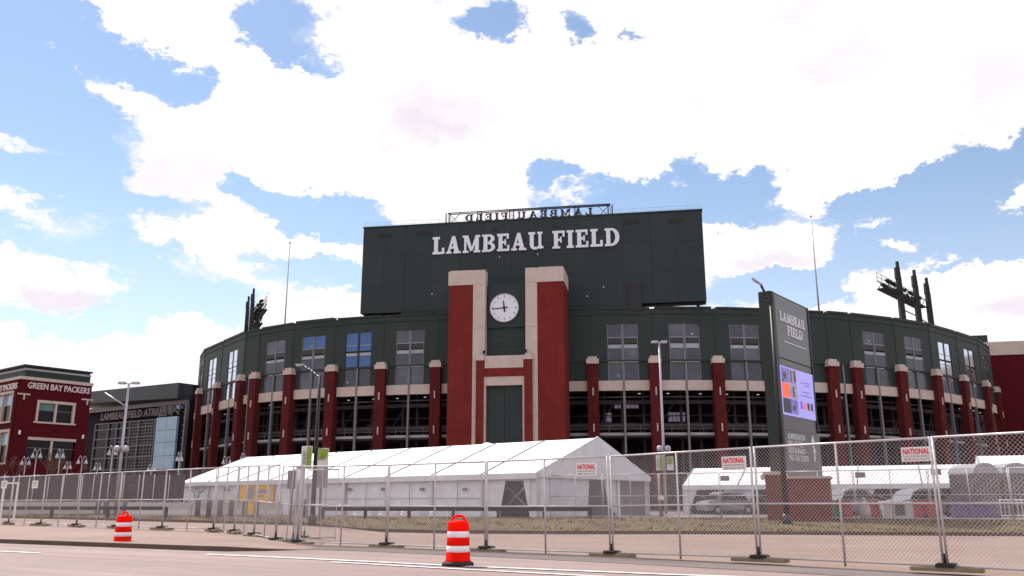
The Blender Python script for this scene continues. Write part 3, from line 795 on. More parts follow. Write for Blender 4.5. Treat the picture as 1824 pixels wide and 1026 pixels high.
# inner portal
iL0, iL1, iR1, iR0 = S(847.5, 700, .4), S(861, 700, .4), S(934, 700, .4), S(948, 700, .4)
zc1 = Zp(641, 900, .4)
for (a, b) in ((iL0, iL1), (iR1, iR0)):
    MB().fbox(FT, a, b, .053, .45, G, zc1).build('portal_pier', BRICK, tw)
    MB().fbox(FT, a - .12, b + .12, .053, .55, zc1, zc1 + .55).fbox(FT, a + .1, b - .1, .053, .42, zc1 + .55, zc1 + .8).build('portal_cap', STONE, tw)
e = .004
MB().fbox(FT, iL1 + .125, iR1 - .125, -1.2, .30, Zp(655, 900, .3) + e, Zp(633, 900, .3)).build('lintel', STONE, tw)
MB().fbox(FT, iL1 + e, iR1 - e, -1.2, .33, Zp(670, 900, .3), Zp(655, 900, .3)).build('brick_beam', BRICK, tw)
MB().fbox(FT, iL1 + e, iR1 - e, -1.2, .24, Zp(686, 900, .3), Zp(670, 900, .3) - e).build('lintel', STONE, tw)
zdr = Zp(686, 900, .3) - e
for (a, b) in ((iL1 + e, iL1 + .26), (iR1 - .26, iR1 - e)):
    MB().fbox(FT, a, b, -1.2, .22, G, zdr).build('door_jamb', STONE, tw)
mid = (iL1 + iR1) / 2
for (a, b) in ((iL1 + .27, mid - .02), (mid + .02, iR1 - .27)):
    dd = MB().fbox(FT, a, b, -1.0, -.3, G, zdr)
    for z in (4.5, 8.5): dd.fbox(FT, a + .1, b - .1, -.3, -.27, z, z + .06)
    dd.build('door', GREEN, tw)
m = MB()
for s in (sL2 - .05, sR2 + .05):
    q = FT.p(s, .3, zc1 + 1.1); m.lathe([(.05, -.3), (.16, -.1), (.18, .12), (.05, .2)], q, 8)
m.build('spotlight', BLACK, tw)

# ------------------------------------------------------------------ stadium light rigs and masts
def rig(pxs, label, Y, lampside):
    b = at(pxs[0][0], pxs[0][2], Y)
    t_ = thing('floodlight_tower', label, 'floodlights', (b.x, b.y, Z_TOP), 0, 'stadium light rigs')
    tops = []
    for (px, pt, pb, yy) in pxs:
        p0 = at(px + (6 if lampside < 0 else -2), pb, yy); p1 = at(px, pt, yy)
        zt_ = p1.z; x, y = p1.x, p1.y
        m = MB(); w_ = .34 if lampside < 0 else .24; zk = lerp(Z_TOP, zt_, .72)
        m.hexa([(x - w_, y - .4, Z_TOP - 1), (x + w_, y - .4, Z_TOP - 1), (x + w_, y + .4, Z_TOP - 1), (x - w_, y + .4, Z_TOP - 1),
                (x - w_ * .85, y - .35, zk), (x + w_ * .85, y - .35, zk), (x + w_ * .85, y + .35, zk), (x - w_ * .85, y + .35, zk)])
        m.hexa([(x - w_ * 1.15, y - .352, zk + .003), (x + w_ * .8, y - .352, zk + .003), (x + w_ * .8, y + .352, zk + .003), (x - w_ * 1.15, y + .352, zk + .003),
                (x - w_ * 1.15, y - .25, zt_ - .9), (x + w_ * .7, y - .25, zt_ - .9), (x + w_ * .7, y + .25, zt_ - .9), (x - w_ * 1.15, y + .25, zt_ - .9)])
        m.box(x - w_ * .35, x + w_ * .65, y - .2, y + .2, zt_ - .897, zt_)
        m.build('post', RIGP, t_)
        tops.append(Vector((x, y, zt_)))
    return t_, tops
t_, tops = rig([(1597, 466, 575, 122), (1627, 481, 578, 127), (1649, 495, 581, 132)], 'dark three-post floodlight rig on the roof beside the tall mast', 122, -1)
d = (tops[2] - tops[0]); d.z = 0; d.normalize(); up = Vector((0, 0, 1)); nn = Vector((d.y, -d.x, 0)); nn = nn if nn.x < 0 else -nn
z0 = tops[0].z - 4.3
A, B = tops[0] - d * 3.0, tops[2] + d * .8
def truss(parent, A, B, z0, out, h=1.15, segs=9):
    m = MB()
    for o in (.7, 2.0):
        for z in (z0, z0 + h): m.tube(Vector((A.x, A.y, z)) + out * o, Vector((B.x, B.y, z)) + out * o, .09, n=5)
    for k in range(segs):
        p, q = A.lerp(B, k / segs), A.lerp(B, (k + 1) / segs)
        for o in (.7, 2.0):
            m.tube(Vector((p.x, p.y, z0)) + out * o, Vector((q.x, q.y, z0 + h)) + out * o, .06, n=4)
        m.tube(Vector((p.x, p.y, z0)) + out * .7, Vector((p.x, p.y, z0)) + out * 2, .06, n=4)
        m.tube(Vector((p.x, p.y, z0 + h)) + out * 2, Vector((p.x, p.y, z0 + h + 1.3)) + out * 2, .04, n=4)
    for z in (z0 + h + .65, z0 + h + 1.3): m.tube(Vector((A.x, A.y, z)) + out * 2, Vector((B.x, B.y, z)) + out * 2, .035, n=4)
    walk = [Vector((A.x, A.y, z0 - .12)) + out * .5, Vector((B.x, B.y, z0 - .12)) + out * .5, Vector((B.x, B.y, z0 - .12)) + out * 2.2, Vector((A.x, A.y, z0 - .12)) + out * 2.2]
    m.prism(walk, (0, 0, .1))
    m.build('truss', DARKST, parent)
    L = (B - A).length; n = int(L / .5)
    for k in range(n):
        if random.random() < .12: continue
        p = A.lerp(B, (k + .5) / n); c = Vector((p.x, p.y, z0 + random.choice((.55, .75, 1.55)))) + out * 1.4
        m = MB(); dn = (out * .8 + Vector((0, 0, -.5))).normalized()
        m.tube(c - dn * .28, c + dn * .2, .16, .36, n=8); m.tube(c - dn * .3, Vector((c.x, c.y, z0)), .05, n=4)
        m.build('floodlight', DARKST, parent)
truss(t_, A, B, z0, nn * -1 if False else nn)
m = MB(); m.tube(Vector((tops[0].x, tops[0].y, 28.4)), Vector((tops[1].x, tops[1].y, 28.3)), .09, n=5); m.tube(Vector((tops[1].x, tops[1].y, 28.2)), Vector((tops[2].x, tops[2].y, 28.0)), .09, n=5)
m.build('brace', STEEL, t_)
t_, tops = rig([(452, 514, 594, 130), (443, 528, 595, 136)], 'dark two-post floodlight rig seen edge-on above the curved roof', 130, 1)
d = (tops[1] - tops[0]); d.z = 0; d.normalize()
out = Vector((.93, .36, 0))
A, B = tops[0] - d * .5, tops[1] + d * 1.0
for k, z in enumerate((tops[0].z - 3.2, tops[0].z - 5.4)):
    truss(t_, A, B, z, out * (1.0 - .25 * k), .8, 5)
for (pb, pt, Y, lab) in (((504, 590), (516.5, 434), 128, 'thin white mast rising above the roof between the rig and the scoreboard'),
                         ((1461, 560), (1444.5, 387), 119, 'thin white mast rising behind the tall grey pylon sign')):
    p1 = at(*pt, Y)
    q = at(pb[0], pb[1], Y)
    t_ = thing('mast', lab, 'mast', (p1.x, p1.y, Z_TOP), 0, 'roof masts')
    MB().tube((p1.x, p1.y, Z_TOP - 1), (p1.x, p1.y, p1.z), .13, .06, n=6).build('pole', SILVER, t_)
    MB().lathe([(.05, 0), (.16, .08), (.16, .2), (.03, .3)], (p1.x, p1.y, p1.z), 8).build('finial', SILVER, t_)

# ------------------------------------------------------------------ buildings beside the stadium
# brick block beyond the stadium's end
a = at(1757, 640, 158)
FB = Frame((a.x - 4, 158), (1, -.25))
br = thing('brick_block', 'plain maroon brick block with limestone coping beyond the curved stadium end', 'building', tuple(FB.p(20, -5, G)))
zc = FB.sz(1800, 632)[1]; ztp = FB.sz(1800, 608)[1]
MB().fbox(FB, 0, 60, -20, 0, G, zc).build('wall', BRICKD, br)
MB().fbox(FB, -.2, 60.2, -20.2, .2, zc + .003, ztp).build('coping', STONE, br)
m = MB(); s_, z_ = FB.sz(1738, 596, -3), 0
MB().fbox(FB, -7, FB.sz(1763, 600)[0], -8, -1.5, zc - 6, FB.sz(1763, 594)[1]).build('roof_unit', GREEN, br)
# office block with the team name
cA = at(37, 675, 110.0); zbt = cA.z
dR = (at(163, 688, 1).xy * 0)
eR = Vector((.62, .785)); eL = Vector((-.785, .62))
FR = Frame((cA.x, cA.y), eR); FLf = Frame((cA.x + eL.x * 22, cA.y + eL.y * 22), -eL)
of = thing('brick_office_building', 'three-storey maroon brick office building with dark metal penthouse', 'building', (cA.x, cA.y, G))
WR = FR.sz(164, 690)[0]
def wall_with_holes(F, s0, s1, z0, z1, holes, t0, t1, name, m_, parent):
    """wall built of butted boxes round rectangular openings stacked in one column"""
    mb = MB(); a = min(h[0] for h in holes); b = max(h[1] for h in holes)
    mb.fbox(F, s0, a, t0, t1, z0, z1).fbox(F, b, s1, t0, t1, z0, z1)
    z = z0
    for h in sorted(holes, key=lambda h: h[2]):
        if h[2] > z: mb.fbox(F, a, b, t0, t1, z, h[2])
        if h[0] > a: mb.fbox(F, a, h[0], t0, t1, h[2], h[3])
        if h[1] < b: mb.fbox(F, h[1], b, t0, t1, h[2], h[3])
        z = h[3]
    mb.fbox(F, a, b, t0, t1, z, z1)
    return mb.build(name, m_, parent)
def hole(F, xa, ya, xb, yb):
    p, q = F.sz(xa, ya), F.sz(xb, yb)
    return (p[0], q[0], q[1], p[1])
hR = [hole(FR, 67, 712, 131, 755), hole(FR, 50, 778, 131, 822)]
wall_with_holes(FR, 0, WR, G, zbt, hR, -.7, 0, 'wall', BRICKD, of)
MB().fbox(FR, .7, WR, -22, -.7, G, zbt - .5).build('core', BRICKD, of)
hL_ = [(.0, 0, 0, 0)]
def offwin(F, h, n, glass, sides=True):
    s0, s1_, z0, z1 = h
    fr = MB()
    fr.fbox(F, s0, s1_, -.5, .06, z1 - .35, z1)
    if sides:
        fr.fbox(F, s0, s0 + .3, -.5, .06, z0, z1 - .352).fbox(F, s1_ - .3, s1_, -.5, .06, z0, z1 - .352)
        fr.fbox(F, s0 - .2, s1_ + .2, .005, .18, z0 - .22, z0 - .003)
    for k in range(1, n): 
        c = lerp(s0, s1_, k / n); fr.fbox(F, c - .13, c + .13, -.45, .0, z0, z1 - .353)
    w = fr.build('window', STONE, of)
    for k in range(n):
        a, b = lerp(s0, s1_, k / n) + ((.3 if sides else .003) if k == 0 else .13), lerp(s0, s1_, (k + 1) / n) - ((.3 if sides else .003) if k == n - 1 else .13)
        zm = lerp(z0, z1, .52)
        MB().fbox(F, a, b, -.4, -.34, z0, zm).build('pane', GLASSK, w)
        MB().fbox(F, a, b, -.4, -.34, zm + .08, z1 - .36).build('pane', glass[k % len(glass)], w)
        MB().fbox(F, a, b, -.42, -.30, zm, zm + .08).build('transom', STEEL, w)
offwin(FR, hR[0], 2, [GLASST, GLASSK]); offwin(FR, hR[1], 2, [GLASSK, GLASSK], False)
hLl = [hole(FLf, -30, 705, 18, 750), hole(FLf, -34, 770, 10, 824)]
wall_with_holes(FLf, 0, 22 - .002, G, zbt, hLl, -.7, .0, 'wall', BRICKD, of)
for h in hLl: offwin(FLf, h, 3, [GLASSL, GLASSL])
MB().fbox(FR, -.12, WR + .1, -.65, .14, zbt, zbt + .4).build('coping', STONE, of)
MB().fbox(FLf, .1, 22 + .1, -.60, .13, zbt + .003, zbt + .37).build('coping', STONE, of)
# penthouse
zp0 = zbt + .35; zp1 = at(46, 652, 112).z
MB().fbox(FR, .55, WR - .2, -18, -.3, zp0, zp0 + .9).build('penthouse', GREEN, of)
MB().fbox(FR, .5, WR - .15, -18.1, -.22, zp0 + .903, zp0 + 1.15).build('penthouse_band', EDGE, of)
nseg = 4
for k in range(nseg):
    a, b = lerp(.55, WR - .25, k / nseg), lerp(.55, WR - .25, (k + 1) / nseg)
    MB().fbox(FR, a + .03, b - .03, -18, -.35, zp0 + 1.153, zp1 - .2).build('penthouse_panel', GREEN, of)
MB().fbox(FR, .3, WR, -18.2, -.15, zp1 - .197, zp1).build('penthouse_roof', GREEN, of)
p0, p1 = FR.sz(47, 692), FR.sz(160, 704)
MBt = text_mb(FR, 'GREEN BAY PACKERS', p0[0] + .1, p1[0] - .1, p0[1] + .05, .80, .01, .12, .02)
MBt.build('lettering', LETTERP, of)
p1 = FLf.sz(31, 693)
text_mb(FLf, 'GREEN BAY PACKERS', p1[0] - 9.6, p1[0], p1[1] + .05, .80, .01, .12, .02).build('lettering', LETTERP, of)
for (px, py, wpx) in ((40, 703, 24), (153, 713, 14)):
    s, z = FR.sz(px, py)
    MB().fbox(FR, s - .6, s + .9, .005, .12, z, z + .18).fbox(FR, s + .1, s + .3, .005, .12, z - .6, z - .003).build('flag_bracket', STONE, of)
m = MB()
for px, py in ((34, 770), (147, 778)):
    s, z = FR.sz(px, py); m.fbox(FR, s - .1, s + .1, .003, .2, z - .25, z + .25)
m.build('wall_lamp', WHITEP, of)

# glass atrium between office and stadium
pa, pb = at(150, 702, 168), at(338, 684, 150)
FA = Frame(pa, (pb - pa).to_2d()); WA = (pb - pa).to_2d().length
at_ = thing('atrium_building', 'dark glass atrium with gridded front and flat overhanging roof', 'building', tuple(FA.p(WA / 2, -4, G)))
zE = (pa.z + pb.z) / 2; zEl, zEr = pa.z, pb.z
zlow = FA.sz(250, 704)[1]
MB().hexa([FA.p(-6, 2.2, zEl - 2.0), FA.p(WA, 2.2, zEr - 2.6), FA.p(WA, -14, zEr - 2.6), FA.p(-6, -14, zEl - 2.0), FA.p(-6, 2.2, zEl), FA.p(WA, 2.2, zEr), FA.p(WA, -14, zEr), FA.p(-6, -14, zEl)]).build('roof', SPAND, at_)
zw = min(zEl - 2.0, zEr - 2.6) - .02
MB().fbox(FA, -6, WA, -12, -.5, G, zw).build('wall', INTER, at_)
MB().fbox(FA, -6, WA, -.2, .6, zw - .1 - .7, zw - .1).build('eave_beam', STEEL, at_)
sg = [FA.sz(x, 760)[0] for x in (170, 193, 208, 222, 232, 247, 276)]
zg = [FA.sz(220, y)[1] for y in (836, 815, 795, 780, 763, 752)]
zg[0] = max(zg[0], G + .2)
k = 0
for i in range(len(sg) - 1):
    for j in range(len(zg) - 1):
        MB().fbox(FA, sg[i] + .12, sg[i + 1] - .12, -.30, -.24, zg[j] + .10, zg[j + 1] - .10).build('pane', GLASSK, at_)
m = MB()
for s in sg: m.fbox(FA, s - .11, s + .11, -.4, .05, G, zg[-1])
for z in zg: m.fbox(FA, sg[0] - .1, sg[-1] + .1, -.42, .0, z - .09, z + .09)
m.build('glazing_frame', STEEL, at_)
m = MB()
for i in (4, 5):
    for z in [lerp(zg[0], zg[-1], q / 15) for q in range(16)]: m.fbox(FA, sg[i], sg[i + 1], -.22, -.10, z - .05, z + .05)
    for q in range(1, 5): m.fbox(FA, lerp(sg[i], sg[i + 1], q / 5) - .05, lerp(sg[i], sg[i + 1], q / 5) + .05, -.22, -.12, zg[0], zg[-1])
m.fbox(FA, sg[2], sg[4], -.2, -.1, zg[2] + .8, zg[2] + .95).build('blind_slats', STEEL, at_)
pg = [FA.sz(x, 790)[0] for x in (277, 296, 314)]; zgp = [FA.sz(296, y)[1] for y in (836, 812, 788, 766, 743)]; zgp[0] = max(zgp[0], G + .2)
for i in range(2):
    for j in range(4):
        MB().fbox(FA, pg[i] + .03, pg[i + 1] - .03, -.2, .2 + .02 * j, zgp[j] + .03, zgp[j + 1] - .03).build('pane', GLASSL, at_)
# big panes under the eave, a reflection put into their pale colour
s0, z0 = FA.sz(283, 742); s1_, z1 = FA.sz(326, 712)
for i in range(3):
    MB().fbox(FA, lerp(s0, s1_, i / 3) + .05, lerp(s0, s1_, (i + 1) / 3) - .05, -.3, .1 - .02 * i, z0 + (z1 - z0) * .25 * i * .8, z1).build('pane', GLASSL if i != 1 else PALEB, at_)
m = MB()
for i in range(9):
    x = lerp(s0, s1_, random.random()); zz = lerp(z0, z1, random.uniform(.1, .9))
    m.tube(FA.p(x, .2, z0), FA.p(x + random.uniform(-2, 2), .2, zz + 1.2), .14, n=4)
m.build('reflection_streak', STEEL, at_)  # tubes drawn for the branching pattern of the reflection
p0, p1 = FA.sz(183, 750), FA.sz(299, 739)
text_mb(FA, 'LAMBEAU FIELD ATRIUM', p0[0], p1[0], p0[1], 1.35, .15, .3, .03, z1=p1[1]).build('lettering', LETTERD, at_)
m = MB()
s0 = FA.sz(333, 780)[0]
m.fbox(FA, s0 - .15, s0 + .15, .2, .8, G, zEr - 2.8)
m.build('corner_post', STEEL, at_)
m = MB()
for z in range(3, 17): m.fbox(FA, s0 - .8, s0 - .16, .3, .6, z * 1.1, z * 1.1 + .12)
m.build('ladder_rungs', STEEL, at_)

# ------------------------------------------------------------------ tall pylon sign in its brick planter
pA, pB = at(1377, 519, 49.0), at(1437, 552, 53.2)
FP = Frame(pA, (pB - pA).to_2d()); WP = (pB - pA).to_2d().length
zpt = pA.z
py_ = thing('pylon_sign', 'tall slanting-topped grey pylon sign with lit screen, rising behind brick planter', 'sign', tuple(FP.p(WP / 2, -.4, G)))
TT = .78
MB().fbox(FP, -.32, WP + .12, -TT, -.06, G, zpt).build('pylon_body', GREEN, py_)
MB().fbox(FP, -.30, 0.0, -.058, .06, G, zpt - .05).fbox(FP, WP - .02, WP + .10, -.058, .06, G + 5, zpt - .05).build('edge_trim', BLACK, py_)
P2 = lambda px, py: FP.sz(px, py)
zA1, zA0 = zpt - .12, P2(1390, 636)[1]
zB1, zB0 = zA0 - .45, P2(1396, 738)[1]
zC1 = zB0 - .85; zC0 = P2(1402, 838)[1]
MB().fbox(FP, .03, WP - .04, -.055, 0, zA0, zA1).build('name_panel', PANELG, py_)
MB().fbox(FP, .03, WP - .04, -.055, -.02, zB1 + .02, zA0 - .06).build('spacer', STEEL, py_)
s_ = MB().fbox(FP, .03, WP - .02, -.055, .02, zB0, zB1 - .02).build('led_screen', SCR_LAV, py_)
MB().fbox(FP, .03, WP - .04, -.055, -.02, zC1 + .02, zB0 - .02).build('spacer', PANELG2, py_)
lp = MB().fbox(FP, .03, WP + .35, -.055, .01, G, zC1).build('direction_panel', PANELG2, py_)
# lettering of the name panel
H = zA1 - zA0
for word, f0, f1, zf in (('LAMBEAU', .13, .86, .60), ('FIELD', .32, .76, .40)):
    m = MB()
    for (c, x, k) in glyph_word(FP, word, WP * f0, WP * f1, 0, H * .155, 0, 0, gap=.12):
        glyph_mb(FP, c, x, zA0 + H * zf, H * .155, .003, .03, k, mb=m)
    m.build('lettering', LETTER, py_)
MB().fbox(FP, WP * .20, WP * .86, .003, .03, zA0 + H * .27, zA0 + H * .285).build('rule_line', LETTER, py_)
# the screen: six photo tiles, two lines of text, four icons
HB = zB1 - zB0
tiles = [(0, 2, SCR_PUR), (1, 2, SCR_GRY), (0, 1, SCR_ORG), (1, 1, SCR_GRY), (0, 0, SCR_DRK), (1, 0, SCR_PUR)]
for (i, j, mm) in tiles:
    a, b = WP * (.05 + .21 * i), WP * (.05 + .21 * (i + 1)) - .04
    z0 = zB0 + HB * (.05 + .31 * j)
    tl = MB().fbox(FP, a, b, .022, .034, z0, z0 + HB * .29).build('screen_tile', mm, s_)
m = MB()
for (a, b, z0, z1) in ((.10, .16, .74, .86), (.30, .33, .70, .93), (.40, .45, .72, .95), (.34, .38, .40, .60), (.09, .12, .12, .30), (.18, .23, .08, .2), (.32, .38, .12, .22), (.06, .10, .66, .72)):
    m.fbox(FP, WP * a, WP * b, .036, .042, zB0 + HB * z0, zB0 + HB * z1)
m.build('screen_figure', SCR_DRK, s_)
for (a, mm) in ((.58, SCR_BLU), (.685, SCR_RED), (.785, SCR_DRK), (.89, SCR_DRK)):
    MB().fbox(FP, WP * a - .17, WP * a + .17, .022, .034, zB0 + HB * .19, zB0 + HB * .34).build('screen_icon', mm, s_)
text_mb(FP, 'f', WP * .57, WP * .60, zB0 + HB * .20, HB * .12, .036, .006, .02).build('icon_mark', SCR_LAV, s_)
for (tx, a, b, zf, hf) in (('JOIN US', .66, .86, .72, .07), ('STAY IN', .60, .84, .53, .05), ('TOUCH ONLINE', .58, .90, .44, .045)):
    pass
m = MB()
for (a, b, z0) in ((.60, .66, .73), (.70, .88, .75), (.72, .88, .69), (.62, .84, .545), (.58, .92, .465)):
    n = int((b - a) / .03)
    for k in range(n):
        x = WP * lerp(a, b, k / n); m.fbox(FP, x, x + WP * .018, .022, .030, zB0 + HB * z0, zB0 + HB * (z0 + random.uniform(.018, .03)))
m.build('screen_text', SCR_TXT, s_)
# direction panel: rows of small lettering with rules
HC = zC1 - zC0
for k, (tx, b) in enumerate((('ADMINISTRATION', .60), ('HALL OF FAME', .52), ('RESTAURANT', .58), ('WILL CALL TICKETS', .66))):
    z0 = zC0 + HC * (.78 - .175 * k)
    text_mb(FP, tx, WP * .10, WP * b, z0, .34, .013, .01, .01).build('lettering', LETTER, lp)
    if k < 3: MB().fbox(FP, WP * .08, WP * .66, .013, .02, z0 - .26, z0 - .19).build('rule_line', SIGNG, lp)
m = MB()
for (x, z0) in ((.84, .55), (.86, .28)):
    c = FP.p(WP * x, .013, zC0 + HC * z0); e_, u_ = FP.e, Vector((0, 0, 1))
    m.prism([c - e_ * .1, c + e_ * .1, c + e_ * .1 + u_ * .55, c - e_ * .1 + u_ * .55], FP.n * .01)
    m.prism([c - e_ * .3 + u_ * .551, c + e_ * .3 + u_ * .551, c + u_ * .95], FP.n * .01)
m.build('arrow', LETTER, lp)
# brick planter
b0, b1 = at(1367, 900, 47.2), at(1479, 900, 46.0)
FPL = Frame(b0, (b1 - b0).to_2d()); WPL = (b1 - b0).to_2d().length
zpl = FPL.sz(1380, 842)[1]
pl = thing('brick_planter', 'low brick planter wall with pale coping round the pylon sign base', 'planter', tuple(FPL.p(WPL / 2, -1, G)))
sp = WPL * .27
for (a, b, t) in ((0, sp - .02, .25), (sp + .0, WPL, 0)):
    hgt = zpl - .12 if t else zpl - .32
    nrow = 7
    MB().fbox(FPL, a, b, -2.4, t, G - .3, hgt).build('brick_wall', PLANTB, pl)
MB().fbox(FPL, -.1, sp + .08, -2.5, .36, zpl - .117, zpl + .05).build('coping', STONE, pl)
MB().fbox(FPL, sp + .081, WPL + .1, -2.5, .10, zpl - .317, zpl - .2).build('coping', STONE, pl)

# ------------------------------------------------------------------ tents
def tent(near_l, near_r, far_l, He, Hr, nb, label, doors=(), meshr=False):
    C = Vector((near_l.x, near_l.y)); E = Vector((far_l.x, far_l.y)) - C; L = E.length
    Gd = Vector((near_r.x, near_r.y)) - C; W = Gd.length
    FE = Frame(C + E, -E)              # front long side, s from far end to near end, t outward
    t_ = thing('event_tent', label, 'tent', (C.x, C.y, G), 0, 'white event tents')
    def fp(s, w, z):                    # s along from far, w across
        return FE.p(s, -w, z)
    bl = L / nb
    for k in range(nb):
        a, b = k * bl, (k + 1) * bl
        for side in (0, 1):
            rows = []
            for j in range(5):
                f = j / 4
                w = (f * W / 2) if side == 0 else (W - f * W / 2)
                r_ = []
                for i in range(5):
                    sag = .07 * math.sin(math.pi * i / 4) * math.sin(math.pi * min(1, f * .9 + .05))
                    o = -.25 * (1 - f)
                    ww = w + (o if side == 0 else -o)
                    r_.append(fp(lerp(a + .02, b - .02, i / 4), ww, lerp(He - .08, Hr, f) - sag))
                rows.append(r_)
            m = MB().sheet(rows)
            m.build('roof_panel', FABRIC, t_)
        m = MB()
        m.tube(fp(a, -.25, He - .06), fp(a, W / 2, Hr + .03), .035, n=5); m.tube(fp(a, W + .25, He - .06), fp(a, W / 2, Hr + .03), .035, n=5)
        m.build('rafter', MESHG, t_)
        m = MB(); m.fbox(FE, a + .01, b - .01, .2, .26, He - .42, He - .07)
        m.build('valance', FABRICW, t_)
        MB().fbox(FE, b - .08, b + .08, .02, .19, G, He - .1).build('frame_leg', GALV, t_)
        d = [q for q in doors if q[0] == k]
        n = 14
        def curtain(s0, s1, z0, z1, nm='wall_panel', mm=FABRICW, skew=0.0):
            m = MB(); rows = []
            nn_ = max(4, int((s1 - s0) / .25))
            for jz in range(3):
                z = lerp(z0, z1, jz / 2)
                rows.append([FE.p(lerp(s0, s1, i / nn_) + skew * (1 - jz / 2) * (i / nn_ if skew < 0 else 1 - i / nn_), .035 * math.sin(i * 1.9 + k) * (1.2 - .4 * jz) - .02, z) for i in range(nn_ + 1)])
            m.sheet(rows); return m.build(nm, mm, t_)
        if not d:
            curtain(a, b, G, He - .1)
            m = MB()
            for z in (G + 1.1,): m.fbox(FE, a + .1, b - .1, .06, .075, z, z + .03)
            m.fbox(FE, lerp(a, b, .5), lerp(a, b, .5) + .03, .06, .075, G + .1, He - .5)
            m.build('wall_seam', MESHG, t_)
        else:
            _, f0, f1 = d[0]
            s0, s1 = lerp(a, b, f0), lerp(a, b, f1)
            curtain(a, s0, G, He - .1, skew=.0); curtain(s1, b, G, He - .1)
            w_ = min(.9, (s1 - s0) * .25)
            MB().prism([FE.p(s0, .02, G), FE.p(s0, .02, He - .1), FE.p(s0 + w_, .02, He - .1), FE.p(s0 + .15, .02, G + .6)], FE.n * .05).build('curtain', FABRICW, t_)
            MB().prism([FE.p(s1, .02, G), FE.p(s1 - .15, .02, G + .6), FE.p(s1 - w_, .02, He - .1), FE.p(s1, .02, He - .1)], FE.n * .05).build('curtain', FABRICW, t_)
            m = MB(); m.tube(FE.p(s0, -.12, G + .3), FE.p(s1, -.12, He - .5), .03, n=5); m.tube(FE.p(s0, -.16, He - .5), FE.p(s1, -.16, G + .3), .03, n=5)
            m.build('cross_brace', GALV, t_)
            MB().fbox(FE, s0 - .3, s1 + .3, -3.2, -3.1, G, He - .3).build('interior_shade', SCREEN, t_)  # dark sheet standing for the shade inside the tent
    # back wall, far gable
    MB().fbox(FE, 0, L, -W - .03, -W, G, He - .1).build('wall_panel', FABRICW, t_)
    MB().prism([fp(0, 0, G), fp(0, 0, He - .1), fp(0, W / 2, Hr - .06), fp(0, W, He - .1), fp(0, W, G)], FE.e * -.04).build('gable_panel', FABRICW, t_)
    # near gable
    MB().prism([fp(L, -.2, He - .34), fp(L, -.2, He - .06), fp(L, W / 2, Hr), fp(L, W + .2, He - .06), fp(L, W + .2, He - .34)], FE.e * .05).build('gable_panel', FABRICW, t_)
    FG = Frame(C, Gd)
    m = MB().tube(fp(L, -.2, He - .05), fp(L, W / 2, Hr + .05), .05, n=5).tube(fp(L, W + .2, He - .05), fp(L, W / 2, Hr + .05), .05, n=5)
    m.build('rafter', FABRICW, t_)
    FGx = Frame(C, Gd)
    if meshr:
        zt_ = He - .36
        def gw(s0, s1, mm, nm='wall_panel'):
            nn_ = max(4, int((s1 - s0) / .3)); rows = []
            for jz in range(2):
                rows.append([FGx.p(lerp(s0, s1, i / nn_), -.05 + .03 * math.sin(i * 1.7), lerp(G, zt_, jz)) for i in range(nn_ + 1)])
            MB().sheet(rows).build(nm, mm, t_)
        gw(.1, W * .40, FABRICW); 
        MB().prism([FGx.p(W * .40, -.05, G), FGx.p(W * .40, -.05, zt_), FGx.p(W * .43, -.05, zt_), FGx.p(W * .415, -.05, G + .5)], FGx.n * .04).build('curtain', FABRICW, t_)
        MB().prism([FGx.p(W * .69, -.05, G), FGx.p(W * .61, -.05, G + .7), FGx.p(W * .575, -.05, zt_), FGx.p(W * .69, -.05, zt_)], FGx.n * .04).build('curtain', FABRICW, t_)
        gw(W * .70, W - .05, MESHG, 'mesh_wall')
        MB().fbox(FGx, W * .695, W * .72, -.02, .06, G, zt_).fbox(FGx, W - .12, W, -.02, .06, G, zt_).build('frame_leg', WHITEP, t_)
        MB().fbox(FGx, W * .38, W * .7, -3.4, -3.3, G, He - .2).build('interior_shade', SCREEN, t_)  # dark sheet in place of the shaded interior behind the gable doorway
    else:
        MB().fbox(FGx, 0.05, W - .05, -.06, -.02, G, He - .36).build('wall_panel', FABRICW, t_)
    return t_, FE, L, bl
HE, HR = 3.17, 5.55
nl, nr, fl = atz(960, 840, HE), atz(1149, 849, HE), atz(325, 858, HE)
t_, FE, LT, blT = tent(nl, nr, fl, HE, HR, 9, 'long white event tent with peaked gable end, pitched before the clock tower', doors=((8, .30, .85), (3, .62, .85)), meshr=True)
# yellow banner, plaques on the tent wall
def on_wall(px0, py0, px1, py1, t, nm, mm, par, th=.02):
    a, b = FE.sz(px0, py0, t), FE.sz(px1, py1, t)
    return MB().fbox(FE, a[0], b[0], t, t + th, b[1], a[1]).build(nm, mm, par)
fbn = thing('tent_banner', 'yellow vinyl banner with grey figures hung on the long tent wall', 'banner', tuple(FE.p(FE.sz(456, 880, .12)[0], .13, G)))
bn = on_wall(428, 861, 486, 896, .12, 'banner_sheet', YELLOW, fbn)
on_wall(440, 897, 452, 917, .12, 'banner_strip', YELLOW, fbn)
for (a, b, c, d_) in ((441, 868, 452, 890), (455, 872, 476, 879), (455, 882, 470, 886)): on_wall(a, b, c, d_, .141, 'banner_print', SIGNG, fbn, .006)
for px in (403, 622, 683, 752, 828):
    on_wall(px - 4, 869, px + 4, 874, .13, 'wall_plaque', MESHG, t_, .03)
